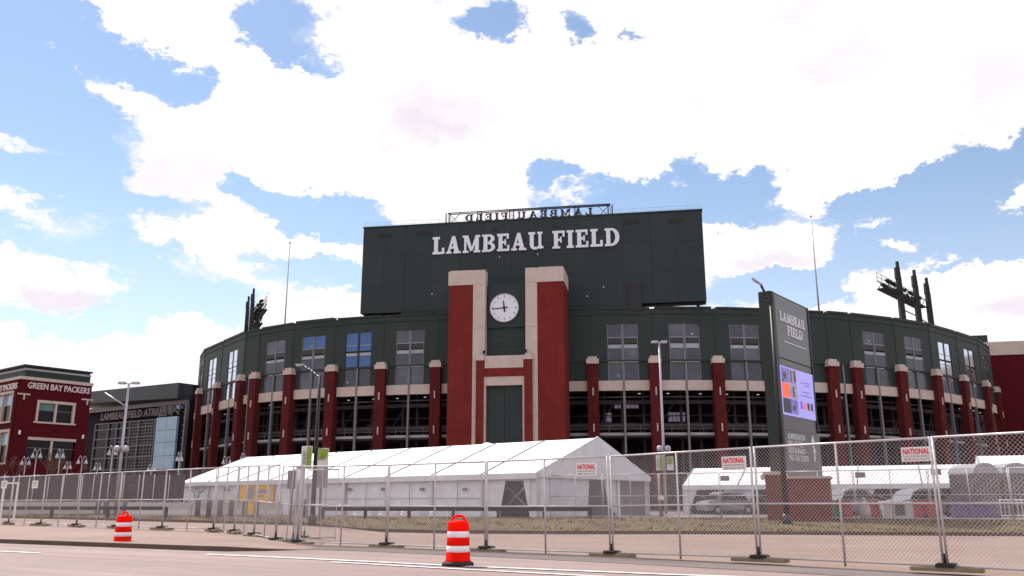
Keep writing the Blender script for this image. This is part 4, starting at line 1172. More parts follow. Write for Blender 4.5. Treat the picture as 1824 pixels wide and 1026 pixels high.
for px, lab in ((655, 'ballast bag pile farthest along the long tent wall'), (700, 'ballast bag pile between the far drum and lamp, second from the tent doorway side'), (738, 'ballast bag pile just behind the middle of the dark guard rail'), (790, 'ballast bag pile behind the nearer road drum')):
    s, _ = FE.sz(px, 905, .6)
    wb = MB(); q = FE.p(s, .9, G)
    for j in range(3):
        wb.bbox(q.x - .7 + .1 * j + random.uniform(-.05, .05), q.x + .6 - .12 * j, q.y - .35, q.y + .35, G + .16 * j, G + .16 * j + .15, .05)
    tag(wb.build('sandbag_pile', REFLW), lab, 'sandbags', 'ballast piles by the long tent')

HE2, HR2 = 2.75, 4.15
n2l = atz(1733, 859, HE2); f2l = atz(1212, 864, HE2); f2l = Vector((13.4, 70, 0)); n2l = Vector((33.0, 61.6, 0))
dg_ = (n2l - f2l).normalized(); pp = Vector((-dg_.y, dg_.x, 0))
n2r = n2l + pp * 9
t2, FE2, L2T, bl2 = tent(n2l, n2r, f2l, HE2, HR2, 5, 'lower white vehicle tent with open bays behind the brick planter', doors=((0, .1, .9), (1, .12, .88), (2, .1, .9), (3, .1, .9), (4, .1, .9)))
# distant third roof line continuing the row
n3 = Vector((52.0, 57.5, 0)); f3 = Vector((34.5, 65.0, 0))
dg3 = (n3 - f3).normalized(); n3r = n3 + Vector((-dg3.y, dg3.x, 0)) * 9
tent(n3, n3r, f3, 3.3, 4.9, 4, 'white tent roof continuing the row behind the dark storage containers', doors=((1, .1, .9),))
# small white canopy top behind the long tent
q = at(868, 796, 84)
cp = thing('pop_up_canopy', 'small white domed canopy top peeking over the long tent ridge', 'canopy', (q.x, q.y, G))
MB().lathe([(1.05, 5.9), (1.02, 6.25), (.8, 6.6), (.4, 6.85), (.05, 6.95)], (q.x, q.y, 0), 16).build('dome', FABRIC, cp)
m = MB()
for a in range(4): m.tube((q.x + .9 * math.cos(a * 1.57), q.y + .9 * math.sin(a * 1.57), G), (q.x + .9 * math.cos(a * 1.57), q.y + .9 * math.sin(a * 1.57), 5.95), .05, n=5)
m.build('leg', GALV, cp)

# ------------------------------------------------------------------ chain-link fences
PLN, PH = 4.0, 2.5
def panel_proto(label, wire):
    t_ = thing('temporary_fence', label, 'fence', (0, 0, 0), 0, 'temporary chain-link fence panels')
    for x in (.03, PLN / 2, PLN - .03):
        MB().tube((x, 0, .0), (x, 0, PH if x != PLN / 2 else PH - .02), .026, n=8).build('post', GALV, t_, local=True)
    for z, r_ in ((PH - .02, .024), (1.24, .020), (.10, .020)):
        MB().tube((.03, 0, z), (PLN - .03, 0, z), r_, n=8).build('rail', GALV, t_, local=True)
    m = MB(); pitch = .084; x0, x1, z0, z1 = .05, PLN - .05, .11, PH - .04
    c = -(z1 - z0)
    while c < x1 - x0:
        a = max(0, c); b = min(x1 - x0, c + (z1 - z0))
        m.tube((x0 + a, -.004, z0 + a - c), (x0 + b, -.004, z0 + b - c), wire, n=3, caps=False)
        m.tube((x1 - a, .004, z0 + a - c), (x1 - b, .004, z0 + b - c), wire, n=3, caps=False)
        c += pitch
    m.build('chain_link', WIRE, t_, kind='stuff', local=True)
    return t_
def foot_proto(label):
    t_ = thing('fence_stand', label, 'fence stand', (0, 0, 0), 0, 'fence feet')
    MB().bbox(-.62, .62, -.16, .16, 0, .085, .02).build('plank', WOOD, t_, local=True)
    MB().bbox(-.16, .16, -.20, .20, .087, .15, .02).build('clamp_block', RUBBER, t_, local=True)
    MB().tube((0, 0, .15), (0, 0, .32), .035, n=8).build('socket', RUBBER, t_, local=True)
    return t_
ORD = ['first', 'second', 'third', 'fourth', 'fifth', 'sixth', 'seventh', 'eighth', 'ninth', 'tenth', 'eleventh', 'twelfth']
PROTO = {}
def put_panel(A, B, z, label, foot=None, tilt=0, wire=.0022, zb=None):
    A, B = Vector(A), Vector(B); d = B - A
    rz = math.atan2(d.y, d.x)
    if wire not in PROTO:
        o = panel_proto(label, wire); PROTO[wire] = o; o.location = (A.x, A.y, z)
    else:
        o = dup(PROTO[wire], (A.x, A.y, z), rz, label)
    o.scale = (d.length / PLN, 1, 1)
    pitch = -math.atan2((zb if zb is not None else z) - z, d.length)
    o.rotation_euler = (R(tilt), pitch, rz)
    if foot:
        fr = rz + R(random.uniform(-14, 14)); fz = max(z, 0) + .004
        if 'foot' not in PROTO:
            f = foot_proto(foot); PROTO['foot'] = f; f.location = (A.x, A.y, fz); f.rotation_euler = (0, 0, fr)
        else: dup(PROTO['foot'], (A.x, A.y, fz), fr, foot)
    return o
def by_height(px, p, yb):
    """ground point whose posts stand PH tall at p pixels per metre, bottom at yb"""
    q = ray(px, yb); d = F_PX / p
    v = Vector((0, 0, CAM_H)) + q * d / 1.0
    return v
JS = [by_height(529, 55, 971), by_height(688, 58.5, 977), by_height(866, 64, 985), by_height(1090, 71, 993), by_height(1353, 81, 1002), by_height(1685, 95, 1011)]
dj = JS[5] - JS[4]
JS += [JS[5] + dj, JS[5] + dj * 2]
for k in range(7):
    nm = ORD[k]; A, B = JS[k], JS[k + 1]; u_ = (B - A).normalized() * .012
    zA, zB = max(-.06, min(.05, A.z)) + .012, max(-.06, min(.05, B.z)) + .012
    put_panel((A + u_).to_2d(), (B - u_).to_2d(), zA, f'{nm} roadside chain-link panel counting from the bend in the fence', f'{nm} plank stand on the roadside run counting from the bend', random.uniform(-1.3, 1.3), .0038, zB)
J = [v.to_2d() for v in JS]
ang = (J[5] - J[3]).normalized()
# bend towards the walk
QB3 = [by_height(380, 44.8, 944), by_height(417, 47.2, 949), by_height(452, 50, 955), by_height(490, 54, 964)]
QB = [v.to_2d() for v in QB3] + [J[0]]
for k in range(4):
    u_ = (QB[k + 1] - QB[k]).normalized() * .02
    put_panel(QB[k] + u_, QB[k + 1] - u_, (.22, .20, .15, .06)[k], f'{ORD[k]} chain-link panel of the short stretch between walk and roadside runs', f'{ORD[k]} plank stand of the short stretch between the two fence runs', 0, .0020, (.20, .15, .06, .0)[k])
Q0 = QB[0]
dl = (by_height(72, 35.2, 935).to_2d() - Q0) / 4
for k in range(7):
    A = Q0 + dl * (k + 1); B = Q0 + dl * k; u_ = dl.normalized() * .012
    put_panel(A - u_, B + u_, .22, f'{ORD[k]} chain-link panel along the far walk counting from the tent corner', f'{ORD[k]} plank stand along the far walk counting from the tent corner', random.uniform(-.8, .8))
# two panels standing open behind the bend
W0, W1, W2 = J[0] + Vector((-.25, .45)), Vector((-7.6, 32.6)), by_height(598, 50, 953).to_2d()
put_panel(W0, W1, 0.02, 'chain-link panel standing open just behind the fence bend, nearer of two', 'plank stand of the nearer open panel behind the bend', 0, .0020)
put_panel(W1 + Vector((.1, .02)), W2, 0.02, 'chain-link panel standing open behind the fence bend, farther of two', 'plank stand of the farther open panel behind the bend', 0, .0020)
# rear fence before the tents
RF0, RF1 = Vector((2.3, 54.6)), Vector((33, 37.5))
n = 10
for k in range(n):
    A, B = RF0.lerp(RF1, k / n), RF0.lerp(RF1, (k + 1) / n)
    A_, B_ = A, A + (B - A).normalized() * (B - A).length * .995
    put_panel(A_, B_, G - .02, f'{ORD[k]} rear chain-link panel on the lawn counting from the tent gable', None, 0, .003)
# signs wired to the fences
def fence_sign(px, py, wpx, hpx, label, text=True):
    c = None; best = None
    d = ray(px, py)
    # hit the roadside fence line  y = 23.1 - .57 x
    for A, B in zip(J[:-1], J[1:]):
        F_ = Frame(A, B - A); s_, z_ = F_.sz(px, py, .06)
        if 0 <= s_ <= (B - A).length: break
    a, b = F_.sz(px - wpx / 2, py + hpx / 2, .06), F_.sz(px + wpx / 2, py - hpx / 2, .06)
    w, h = b[0] - a[0], b[1] - a[1]
    t_ = thing('fence_sign', label, 'sign', tuple(F_.p((a[0] + b[0]) / 2, .04, a[1])), 0, 'signs on the fence')
    MB().fbox(F_, a[0], b[0], .095, .105, a[1], b[1]).build('sign_plate', SIGNW, t_)
    if text:
        text_mb(F_, 'NATIONAL', a[0] + w * .06, b[0] - w * .06, a[1] + h * .50, h * .40, .106, .004, .03).build('lettering', SIGNR, t_)
        text_mb(F_, 'CONSTRUCTION RENTALS', a[0] + w * .06, b[0] - w * .06, a[1] + h * .30, h * .12, .106, .004, .01).build('lettering', SIGNG, t_)
        text_mb(F_, '800-352-5675', a[0] + w * .08, b[0] - w * .08, a[1] + h * .08, h * .15, .106, .004, .01).build('lettering', SIGNG, t_)
    return t_
fence_sign(1634, 809, 51, 28, 'white sign with red lettering wired highest up on the tall fence')
fence_sign(1309, 825, 42, 26, 'white sign with red lettering before the low vehicle tent roof')
fence_sign(1046, 836, 36, 24, 'small white sign with red lettering before the tent gable')
def plate(px, py, wpx, hpx, A, B, label, mm=SIGNW):
    A, B = Vector(A), Vector(B); F_ = Frame(A, B - A)
    a, b = F_.sz(px - wpx / 2, py + hpx / 2, .05), F_.sz(px + wpx / 2, py - hpx / 2, .05)
    t_ = thing('notice_plate', label, 'sign', tuple(F_.p((a[0] + b[0]) / 2, .04, a[1])), 0, 'small plates on the fences')
    MB().fbox(F_, a[0], b[0], .03, .045, a[1], b[1]).build('sign_plate', mm, t_)
    m = MB(); w, h = b[0] - a[0], b[1] - a[1]
    m.fbox(F_, a[0] + w * .15, b[0] - w * .15, .046, .05, a[1] + h * .62, a[1] + h * .78).fbox(F_, a[0] + w * .15, b[0] - w * .2, .046, .05, a[1] + h * .30, a[1] + h * .42)
    m.build('print_line', SIGNG, t_)
plate(7, 863, 12, 14, Q0 + dl, Q0, 'small white notice plate beside the gate frame at the far fence end')
plate(62, 863, 12, 14, Q0 + dl, Q0, 'small white notice plate on the walk fence before the brick office')
plate(1291, 852, 15, 9, RF0, RF1, 'grey plate on rear fence below the red lettered sign by the low tent', MESHG)
plate(1360, 850, 10, 10, RF0, RF1, 'small pale plate on rear fence beside the brick planter', SIGNW)
plate(1532, 846, 17, 10, RF0, RF1, 'grey plate on rear fence before the vehicle tent, nearer the pylon sign', MESHG)
plate(1667, 841, 17, 10, RF0, RF1, 'grey plate on rear fence before the vehicle tent, farther from the pylon sign', MESHG)

# ------------------------------------------------------------------ traffic drums
def drum(loc, label, first=None, rz=0):
    if first is not None: return dup(first, loc, rz, label)
    t_ = thing('traffic_drum', label, 'traffic drum', loc, rz, 'orange drums on the road')
    o_ = lambda prof: MB().lathe(prof, (0, 0, 0), 28)
    o_([(.345, 0), (.345, .03), (.32, .07), (.27, .08)]).build('rubber_base', RUBBER, t_, local=True)
    body = o_([(.275, .082), (.275, .10), (.265, .11), (.262, .268), (.255, .27)]).build('barrel', ORANGE, t_, local=True)
    o_([(.25, .271), (.258, .274), (.252, .40), (.246, .403)]).build('reflective_band', REFLW, t_, local=True)
    o_([(.24, .404), (.250, .408), (.244, .57), (.238, .573)]).build('barrel', ORANGE, t_, local=True)
    o_([(.234, .574), (.242, .577), (.236, .70), (.23, .703)]).build('reflective_band', REFLW, t_, local=True)
    o_([(.226, .704), (.235, .708), (.229, .87), (.215, .90), (.14, .925), (.05, .93)]).build('barrel', ORANGE, t_, local=True)
    h = MB()
    for y in (-.0,):
        pts = [Vector((-.15, y, .915)), Vector((-.12, y, .985)), Vector((-.06, y, 1.02)), Vector((.06, y, 1.02)), Vector((.12, y, .985)), Vector((.15, y, .915))]
        for a, b in zip(pts[:-1], pts[1:]): h.tube(a, b, .028, n=8)
    h.build('handle', ORANGE, t_, local=True)
    return t_
dg1 = atz(815.5, 1008, 0)
D1 = drum((dg1.x, dg1.y, .016), 'orange and white drum standing on the double white lines', rz=R(12))
dg2 = atz(217, 971.5, 0)
drum((dg2.x, dg2.y, .008), 'orange and white drum standing near the kerb by the walk', D1, R(-30))
# small orange barrel by the far guard rail
q = atz(58, 914, G); 
ob = drum((q.x, q.y, G), 'faded orange drum far off beside the guard rail posts', D1)
ob.scale = (1.15, 1.15, .95)

# ------------------------------------------------------------------ street lamps and poles
def cobra(base, topz, arm, label, m_=BLACK, name='street_lamp', r=.11, banner=None, heads=1):
    t_ = thing(name, label, 'street lamp', tuple(base))
    b = Vector(base)
    MB().tube(b, (b.x, b.y, topz), r, r * .6, n=10).build('pole', m_, t_)
    MB().lathe([(r * 1.5, 0), (r * 1.5, .25), (r * 1.15, .5)], tuple(b), 12).build('base', m_, t_)
    A = Vector((b.x, b.y, topz - .15)); E = A + arm
    pts = [A.lerp(E, k / 6) + Vector((0, 0, .10 * math.sin(math.pi * k / 6) * (arm.length / 3))) for k in range(7)]
    MB().path(pts, r * .42, 6).build('arm', m_, t_)
    d = (pts[-1] - pts[-2]); d.z *= .3; d.normalize(); sd = Vector((-d.y, d.x, 0))
    e = pts[-1]
    hd = MB().prism([e - d * .1 - sd * .07, e + d * .2 - sd * .12, e + d * .5 - sd * .11, e + d * .58, e + d * .5 + sd * .11, e + d * .2 + sd * .12, e - d * .1 + sd * .07], Vector((0, 0, .09)))
    h = hd.build('lamp_head', SILVER if m_ is BLACK else m_, t_)
    MB().prism([e + d * .22 - sd * .08, e + d * .46 - sd * .07, e + d * .46 + sd * .07, e + d * .22 + sd * .08], Vector((0, 0, -.04))).build('lens', LAMPW, h)
    return t_
def banner_pair(base, z0, z1, w, label, Y_e=(1, 0)):
    F_ = Frame((base.x, base.y), Y_e)
    for sgn, lab, mix in ((-1, label[0], 0), (1, label[1], 1)):
        t_ = thing('pole_banner', lab, 'banner', tuple(F_.p(sgn * (w / 2 + .15), 0, z0)), 0, 'banners on lamp poles')
        a, b = (.14, w + .14) if sgn > 0 else (-w - .14, -.14)
        zz1 = z1 - (.1 if sgn > 0 else 0)
        rows = [[F_.p(lerp(a, b, i / 6), .05 * math.sin(i + j), lerp(z0, zz1, j / 4)) for i in range(7)] for j in range(5)]
        MB().sheet(rows).build('banner_cloth', BANNW, t_)
        if sgn < 0: MB().fbox(F_, a + w * .55, b - .03, .06, .075, z0 + .05, zz1 - .05).build('banner_print', BANNG, t_)
        else: MB().prism([F_.p(a + .03, .06, z0 + (zz1 - z0) * .4), F_.p(b - .1, .06, z0 + (zz1 - z0) * .5), F_.p(b - .03, .06, zz1 - .05), F_.p(a + .03, .06, zz1 - .05)], F_.n * .015).build('banner_print', BANNG, t_)
        if sgn < 0:
            m = MB()
            for j in range(7): m.fbox(F_, a + w * .18, a + w * .38, .06, .07, lerp(z0, zz1, .18 + .09 * j), lerp(z0, zz1, .24 + .09 * j))
            m.build('banner_letters', SIGNG, t_)
        MB().tube(F_.p(min(a, 0) if sgn < 0 else 0, 0, zz1 + .02), F_.p(a if sgn < 0 else b, 0, zz1 + .02), .025, n=5).tube(F_.p(0, 0, z0 - .02), F_.p(a if sgn < 0 else b, 0, z0 - .02), .025, n=5).build('bracket', BLACK, t_)
b = atz(556, 932, .35); Yb = b.y
tp = at(571, 668, Yb)
cobra((b.x, b.y, .3), tp.z, at(512, 640, Yb) - Vector((b.x, b.y, tp.z)) + Vector((.5, 1.2, 0)), 'black street lamp with drooping arm and banners before the long tent', r=.13)
banner_pair(Vector((b.x + .02, b.y - .25, 0)), at(560, 834, Yb).z, at(560, 795, Yb).z, .55, ('white and green pole banner with upright lettering on the black lamp', 'green and white picture banner on the black lamp pole'))
b = atz(1402, 934, .3); Yb = b.y
cobra((b.x, b.y, .3), at(1379, 543, Yb).z, at(1345, 503, Yb) - Vector((b.x, b.y, at(1379, 543, Yb).z)) + Vector((.3, 0, 0)), 'black street lamp rising in front of the pylon sign', r=.15)
# two-headed car park poles
def lotpole(base, topz, label, m_, tee=.8, dishz=None, arm=None):
    t_ = thing('parking_light_pole', label, 'light pole', tuple(base)); b = Vector(base)
    MB().tube(b, (b.x, b.y, topz), .13, .08, n=10).build('pole', m_, t_)
    MB().tube((b.x - tee, b.y, topz + .03), (b.x + tee, b.y, topz - .02), .05, n=6).build('cross_arm', m_, t_)
    for s in (-1, 1):
        MB().bbox(b.x + s * tee - .25, b.x + s * tee + .25, b.y - .2, b.y + .2, topz - .05, topz + .13, .03).build('lamp_head', m_, t_)
    if dishz:
        m = MB()
        for s in (-1, 1): m.lathe([(.08, -.22), (.24, -.18), (.26, .1), (.18, .2), (.05, .24)], (b.x + s * .30, b.y - .1, dishz), 10)
        m.build('speaker', m_, t_)
    if arm:
        MB().tube((b.x, b.y, arm.z - 1.0), arm, .06, n=6).build('arm', m_, t_)
    return t_
q = at(1184, 850, 70); 
lotpole((q.x, 70, G), at(1179, 610, 70).z, 'tall silver light pole with paired flat heads between tent and vehicle tent', SILVER, .38, at(1184, 799, 70).z)
banner_pair(Vector((q.x, 69.7, 0)), at(1186, 838, 70).z, at(1186, 811, 70).z, .55, ('pale banner with lettering on the silver light pole', 'pale banner with slanting green print on the silver light pole'))
q = at(205, 915, 64)
lotpole((q.x, 64, G), at(221, 683, 64).z, 'tall silver light pole with wide crossbar before the atrium', SILVER, .5, at(212, 800, 64).z, at(187, 700, 64))
# old-style park lanterns before the office and atrium
def lantern_proto(label, loc):
    t_ = thing('park_lantern', label, 'lantern', loc, 0, 'shepherd-crook lanterns on the plaza')
    MB().lathe([(.16, 0), (.16, .5), (.08, .7), (.06, 4.6), (.04, 4.65)], (0, 0, 0), 8).build('pole', SILVER, t_, local=True)
    for s in (-1, 1):
        pts = [Vector((0, 0, 4.4)), Vector((.04 * s, 0, 5.0)), Vector((.16 * s, 0, 5.32)), Vector((.30 * s, 0, 5.38)), Vector((.42 * s, 0, 5.2)), Vector((.44 * s, 0, 5.0))]
        a = MB().path(pts, .035, 5).build('arm', SILVER, t_, local=True)
        MB().lathe([(.23, 4.62), (.22, 4.72), (.13, 4.88), (.06, 5.02)], (.44 * s, 0, 0), 10).build('shade', LAMPW, a, local=True)
    return t_
spots = [(46, 820, 80, 'crook lantern by the bare shrubs under the office corner'), (66, 806, 76, 'crook lantern before the wide lower office window'), (108, 806, 78, 'crook lantern under the middle of the lower office window'),
         (121, 828, 88, 'crook lantern, low and far, under the office wall end'), (147, 818, 80, 'crook lantern where the brick office meets the atrium'), (174, 830, 90, 'crook lantern with two shades under the first atrium panes'),
         (201, 800, 74, 'crook lantern beside the tall silver light pole'), (270, 832, 92, 'crook lantern below the gridded atrium glass'), (320, 812, 78, 'crook lantern between the pale panes and the stadium columns'),
         (404, 818, 88, 'crook lantern behind the far end of the long tent'), (433, 812, 92, 'crook lantern by the paired stadium columns behind the tent')]
LP = None
for (px, py, Y, lab) in spots:
    p = at(px, py, Y); loc = (p.x, Y, G); kz = (p.z + .3 - G) / 5.4
    if LP is None: LP = lantern_proto(lab, loc); o = LP
    else: o = dup(LP, loc, R(random.uniform(-40, 40)), lab)
    o.scale = (.72, .72, kz)

# ------------------------------------------------------------------ things on the plaza, far side
q0, q1_ = at(-30, 850, 72), at(328, 848, 72)
FSc = Frame((q0.x, 73), (1, -.04))
wsn = q1_.x - q0.x
scn = thing('screened_fence', 'tall fence with dark wind cloth before the brick office', 'fence', tuple(FSc.p(wsn / 2, 0, G)))
zt_s = at(150, 846, 72).z
n = 13
for k in range(n):
    a, b_2 = wsn * k / n, wsn * (k + 1) / n
    rows = [[FSc.p(lerp(a, b_2, i / 6), .05 * math.sin(i * 1.3 + k + j), lerp(G + .9, zt_s, j / 3)) for i in range(7)] for j in range(4)]
    MB().sheet(rows).build('cloth_panel', SCREEN, scn)
    MB().tube(FSc.p(a, .1, G), FSc.p(a, .1, zt_s + .05), .04, n=6).build('post', GALV, scn)
lw = thing('low_wall', 'low pale concrete wall at the foot of the dark wind cloth', 'wall', tuple(FSc.p(wsn / 2, .6, G)))
for k in range(8):
    a, b_2 = wsn * k / 8, wsn * (k + 1) / 8 - .03
    MB().fbox(FSc, a, b_2, .4, .8, G, G + .95).build('wall_segment', CONC, lw)
# guard rails
def guardrail(A, B, n, h, label, m_=DARKST):
    A, B = Vector(A), Vector(B); F_ = Frame(A, B - A); L = (B - A).length
    t_ = thing('guard_rail', label, 'guard rail', (A.x, A.y, G))
    MB().fbox(F_, 0, L, 0, .06, G + h - .22, G + h).fbox(F_, 0, L, .061, .09, G + h - .16, G + h - .06).build('beam', m_, t_)
    for k in range(n + 1):
        s = L * k / n
        MB().fbox(F_, s - .08, s + .08, -.16, -.003, G - .1, G + h - .02).build('post', m_, t_)
guardrail((-38, 60.0), (-21.8, 56.5), 4, .62, 'dark guard rail on the lawn edge before the screened fence')
guardrail((-11.2, 53.0), (4.4, 50.5), 6, .60, 'long dark guard rail on short posts before the long tent')
# bollards
BP = None
for k, (px, py) in enumerate(((173, 915), (188, 915), (222, 915), (276, 915), (295, 916), (311, 917), (332, 917), (351, 918), (371, 918), (391, 918), (411, 918), (435, 919), (456, 919), (541, 920))):
    p = atz(px, py + 1, G)
    lab = f'{["first","second","third","fourth","fifth","sixth","seventh","eighth","ninth","tenth","eleventh","twelfth","thirteenth","fourteenth"][k]} grey bollard in the row before the tent end, counting from the light pole'
    if BP is None:
        BP = thing('bollard', lab, 'bollard', (p.x, p.y, G), 0, 'grey bollards in a row')
        MB().lathe([(.17, 0), (.17, .98), (.14, 1.05), (.04, 1.08)], (0, 0, 0), 12).build('shaft', MESHG, BP, local=True)
        MB().lathe([(.176, .80), (.176, .88)], (0, 0, 0), 12).build('ring', STEEL, BP, local=True)
    else: dup(BP, (p.x, p.y, G), 0, lab)
# concrete barriers
BR = None
BLABS = ['pale concrete barrier beside the tall silver pole', 'pale concrete barrier under the far tent corner', 'pale concrete barrier before the first tent bay', 'pale concrete barrier before the bare sapling', 'pale concrete barrier under the yellow banner', 'pale concrete barrier next to the tent doorway flap']
for k, px in enumerate((232, 268, 305, 352, 400, 470)):
    p = atz(px, 919, G)
    if BR is None:
        BR = thing('concrete_barrier', BLABS[0], 'barrier', (p.x, p.y + 1.4, G), 0, 'concrete barriers in a row')
        prof = [(-.3, 0), (.3, 0), (.3, .12), (.12, .4), (.08, .85), (-.08, .85), (-.12, .4), (-.3, .12)]
        MB().prism([(-.85, y, z) for y, z in prof], (1.7, 0, 0)).build('block', CONC, BR, local=True)
        MB().tube((-.6, 0, .852), (-.45, 0, .93), .03, n=6).tube((.6, 0, .852), (.45, 0, .93), .03, n=6).build('lifting_loop', DARKST, BR, local=True)
    else: dup(BR, (p.x, p.y + 1.4, G), R(random.uniform(-4, 4)), BLABS[k])
# bare saplings and twiggy trees
def bare_tree(base, h, spread, label, n=3, seed=1):
    rnd = random.Random(seed)
    t_ = thing('bare_tree', label, 'tree', base)
    tr = MB().tube((0, 0, 0), (0, 0, h * .45), h * .018, h * .012, n=6).build('trunk', BARK, t_, local=True)
    m = MB()
    def grow(p, d, l, r, dep):
        q = p + d * l; m.tube(p, q, r, r * .65, n=4, caps=False)
        if dep == 0: return
        for i in range(3 if dep > 1 else 4):
            nd = (d + Vector((rnd.uniform(-1, 1), rnd.uniform(-1, 1), rnd.uniform(-.3, .6))) * spread).normalized()
            grow(q, nd, l * rnd.uniform(.55, .8), r * .6, dep - 1)
    for i in range(4): grow(Vector((0, 0, h * (.36 + .03 * i))), Vector((rnd.uniform(-.6, .6), rnd.uniform(-.6, .6), 1)).normalized(), h * .2, h * .010, n)
    m.build('branches', LEAFB, t_, local=True)
    return t_
for i, (px, py, Y, h, sp, lab) in enumerate(((348, 919, 53, 2.3, .9, 'small bare sapling before the far tent bay'), (147, 914, 62, 1.9, .9, 'small bare round-headed sapling on the lawn by the light pole'),
        (20, 840, 96, 6.0, .6, 'bare twiggy tree under the office corner'), (80, 840, 98, 6.4, .6, 'bare twiggy tree under the lower office window'), (115, 840, 100, 6.2, .7, 'bare twiggy tree near the office wall end'))):
    p = atz(px, py, G) if Y < 70 else at(px, py, Y)
    bare_tree((p.x, p.y if Y < 70 else Y, G), h, sp, lab, 4 if h > 3 else 3, i + 3)
# standing sign boards before the tent
def board(px, pt, pb, wpx, pyb, Y, label, mm, pm):
    a = at(px, pt, Y); b_2 = at(px, pb, Y); w = wpx / F_PX * Y
    t_ = thing('sign_board', label, 'sign', (a.x, Y, G if pyb else G), 0, 'sign boards on posts')
    MB().bbox(a.x - w / 2, a.x + w / 2, Y - .04, Y + .04, b_2.z, a.z, .01).build('sign_plate', mm, t_)
    MB().box(a.x - .07, a.x + .07, Y + .041, Y + .15, G - .1, a.z - .1).build('post', STEEL, t_)
    return t_, a, b_2, w
board(521, 838, 871, 15, 0, 48, 'plain grey sign board seen from behind, between lamp and tent doorway', MESHG, STEEL)
t_, a, b_2, w = board(573, 837, 869, 23, 0, 47, 'pale grey sign board with faint print beside the black lamp pole', PALEB, STEEL)
m = MB()
for k in range(5): m.box(a.x - w * .36, a.x + w * (.36 - .06 * (k % 3)), 46.945, 46.958, lerp(b_2.z, a.z, .18 + .15 * k), lerp(b_2.z, a.z, .24 + .15 * k))
m.build('print_line', MESHG, t_)
# white gate frame far along the walk fence
p = at(24, 890, 56)
gf = thing('gate_frame', 'white square gate frame standing behind the walk fence', 'gate frame', (p.x, 56, G))
MB().box(p.x - .75, p.x - .66, 56, 56.09, .3, at(20, 862, 56).z).box(p.x + .1, p.x + .19, 56, 56.09, .3, at(20, 862, 56).z).box(p.x - .755, p.x + .195, 55.997, 56.093, at(20, 862, 56).z + .002, at(20, 862, 56).z + .1).build('frame_bar', WHITEP, gf)

# ------------------------------------------------------------------ vehicles and barriers under the low tents
def car_proto(label, loc, rz):
    t_ = thing('parked_car', label, 'car', loc, rz, 'vehicles under the tent')
    prof = [(-2.2, .35), (-2.25, .75), (-2.1, .98), (-1.5, 1.05), (-1.1, 1.55), (-.6, 1.72), (.7, 1.72), (1.15, 1.5), (1.45, 1.12), (2.1, 1.0), (2.25, .75), (2.2, .35)]
    m = MB(); L_ = []
    for w, k in ((-.92, 0), (-.80, 1), (.80, 1), (.92, 0)):
        r_ = []
        for (x, z) in prof:
            s = 1 if k == 0 else .99
            ww = w * (1 if z < 1.1 else .86)
            r_.append((x * s, ww, z * (1 if k == 0 or z < 1.1 else 1.015)))
        L_.append(r_)
    m.sheet(L_)
    m.add(L_[0], [tuple(range(len(prof)))]); m.add(L_[-1], [tuple(range(len(prof) - 1, -1, -1))]); m.box(-2.15, 2.15, -.85, .85, .3, .36)
    bd = m.build('body', CARW, t_, local=True)
    for s in (-1, 1):
        y = s * .90
        for pts in ([(-1.42, 1.1), (-1.08, 1.5), (-.15, 1.62), (-.15, 1.1)], [(-.05, 1.1), (-.05, 1.62), (.68, 1.62), (1.28, 1.12)]):
            k = lambda z: s * (.925 if z < 1.11 else .925 - (z - 1.1) * .24)
            MB().prism([(x, k(z), z) for x, z in pts], (0, s * .012, 0)).build('side_window', GLASSK, t_, local=True)
        for x in (-1.35, 1.4):
            w = MB().lathe([(.33, -.11), (.36, -.08), (.36, .08), (.33, .11)], (x, s * .84, .36), 16, 'y').build('tyre', RUBBER, t_, local=True)
            MB().lathe([(.20, -.118), (.21, 0), (.20, .118)], (x, s * .84, .36), 12, 'y').build('rim', SILVER, w, local=True)
        MB().box(2.17, 2.262, s * .55 - .2, s * .55 + .2, .72, .88).build('headlight', REFLW, t_, local=True)
    MB().prism([(1.17, -.74, 1.5), (1.17, .74, 1.5), (1.46, .8, 1.13), (1.46, -.8, 1.13)], (.02, 0, .02)).build('windscreen', GLASSK, t_, local=True)
    return t_
CP_ = None
for k, (px, Y, rz, lab, s) in enumerate(((1512, 58, 25, 'white car parked under the low tent just past the brick planter', 1.0), (1294, 67, 200, 'pale car parked in the low tent bay below the red lettered sign', .95), (1640, 57.5, 15, 'pale car parked under the low tent at its farther bays', 1.0))):
    p = at(px, 900, Y)
    if CP_ is None: CP_ = car_proto(lab, (p.x, Y, G), R(rz)); o = CP_
    else: o = dup(CP_, (p.x, Y, G), R(rz), lab)
    o.scale = (s, s, s)
# plastic water barriers
WB = None
for k, (px, mm, lab) in enumerate(((1487, GREENP, 'green plastic barrier at the edge of the brick planter'), (1502, REDP, 'red plastic barrier next to the green one by the planter'), (1563, REDP, 'red plastic barrier beside the white cabinet'),
                                   (1634, REDP, 'red plastic barrier on the other side of the white cabinet'), (1655, REDP, 'red plastic barrier before the purple ones'),
                                   (1710, PURPLE, 'purple plastic barrier beside the red ones'), (1738, PURPLE, 'purple plastic barrier in the middle below the dark containers'), (1766, PURPLE, 'purple plastic barrier next to the silver crowd barrier'))):
    p = at(px, 905, 51.5); x = p.x
    t_ = thing('plastic_barrier', lab, 'barrier', (x, 51.5, G), 0, 'plastic barriers on the plaza')
    prof = [(-.24, 0), (.24, 0), (.24, .2), (.1, .5), (.08, .98), (-.08, .98), (-.1, .5), (-.24, .2)]
    MB().prism([(-.44, y, z) for y, z in prof], (.88, 0, 0)).build('shell', mm, t_, local=True)
    MB().lathe([(.06, .981), (.06, 1.03)], (.2, 0, 0), 8).build('filler_cap', RUBBER, t_, local=True)
p = at(1598, 905, 51.0)
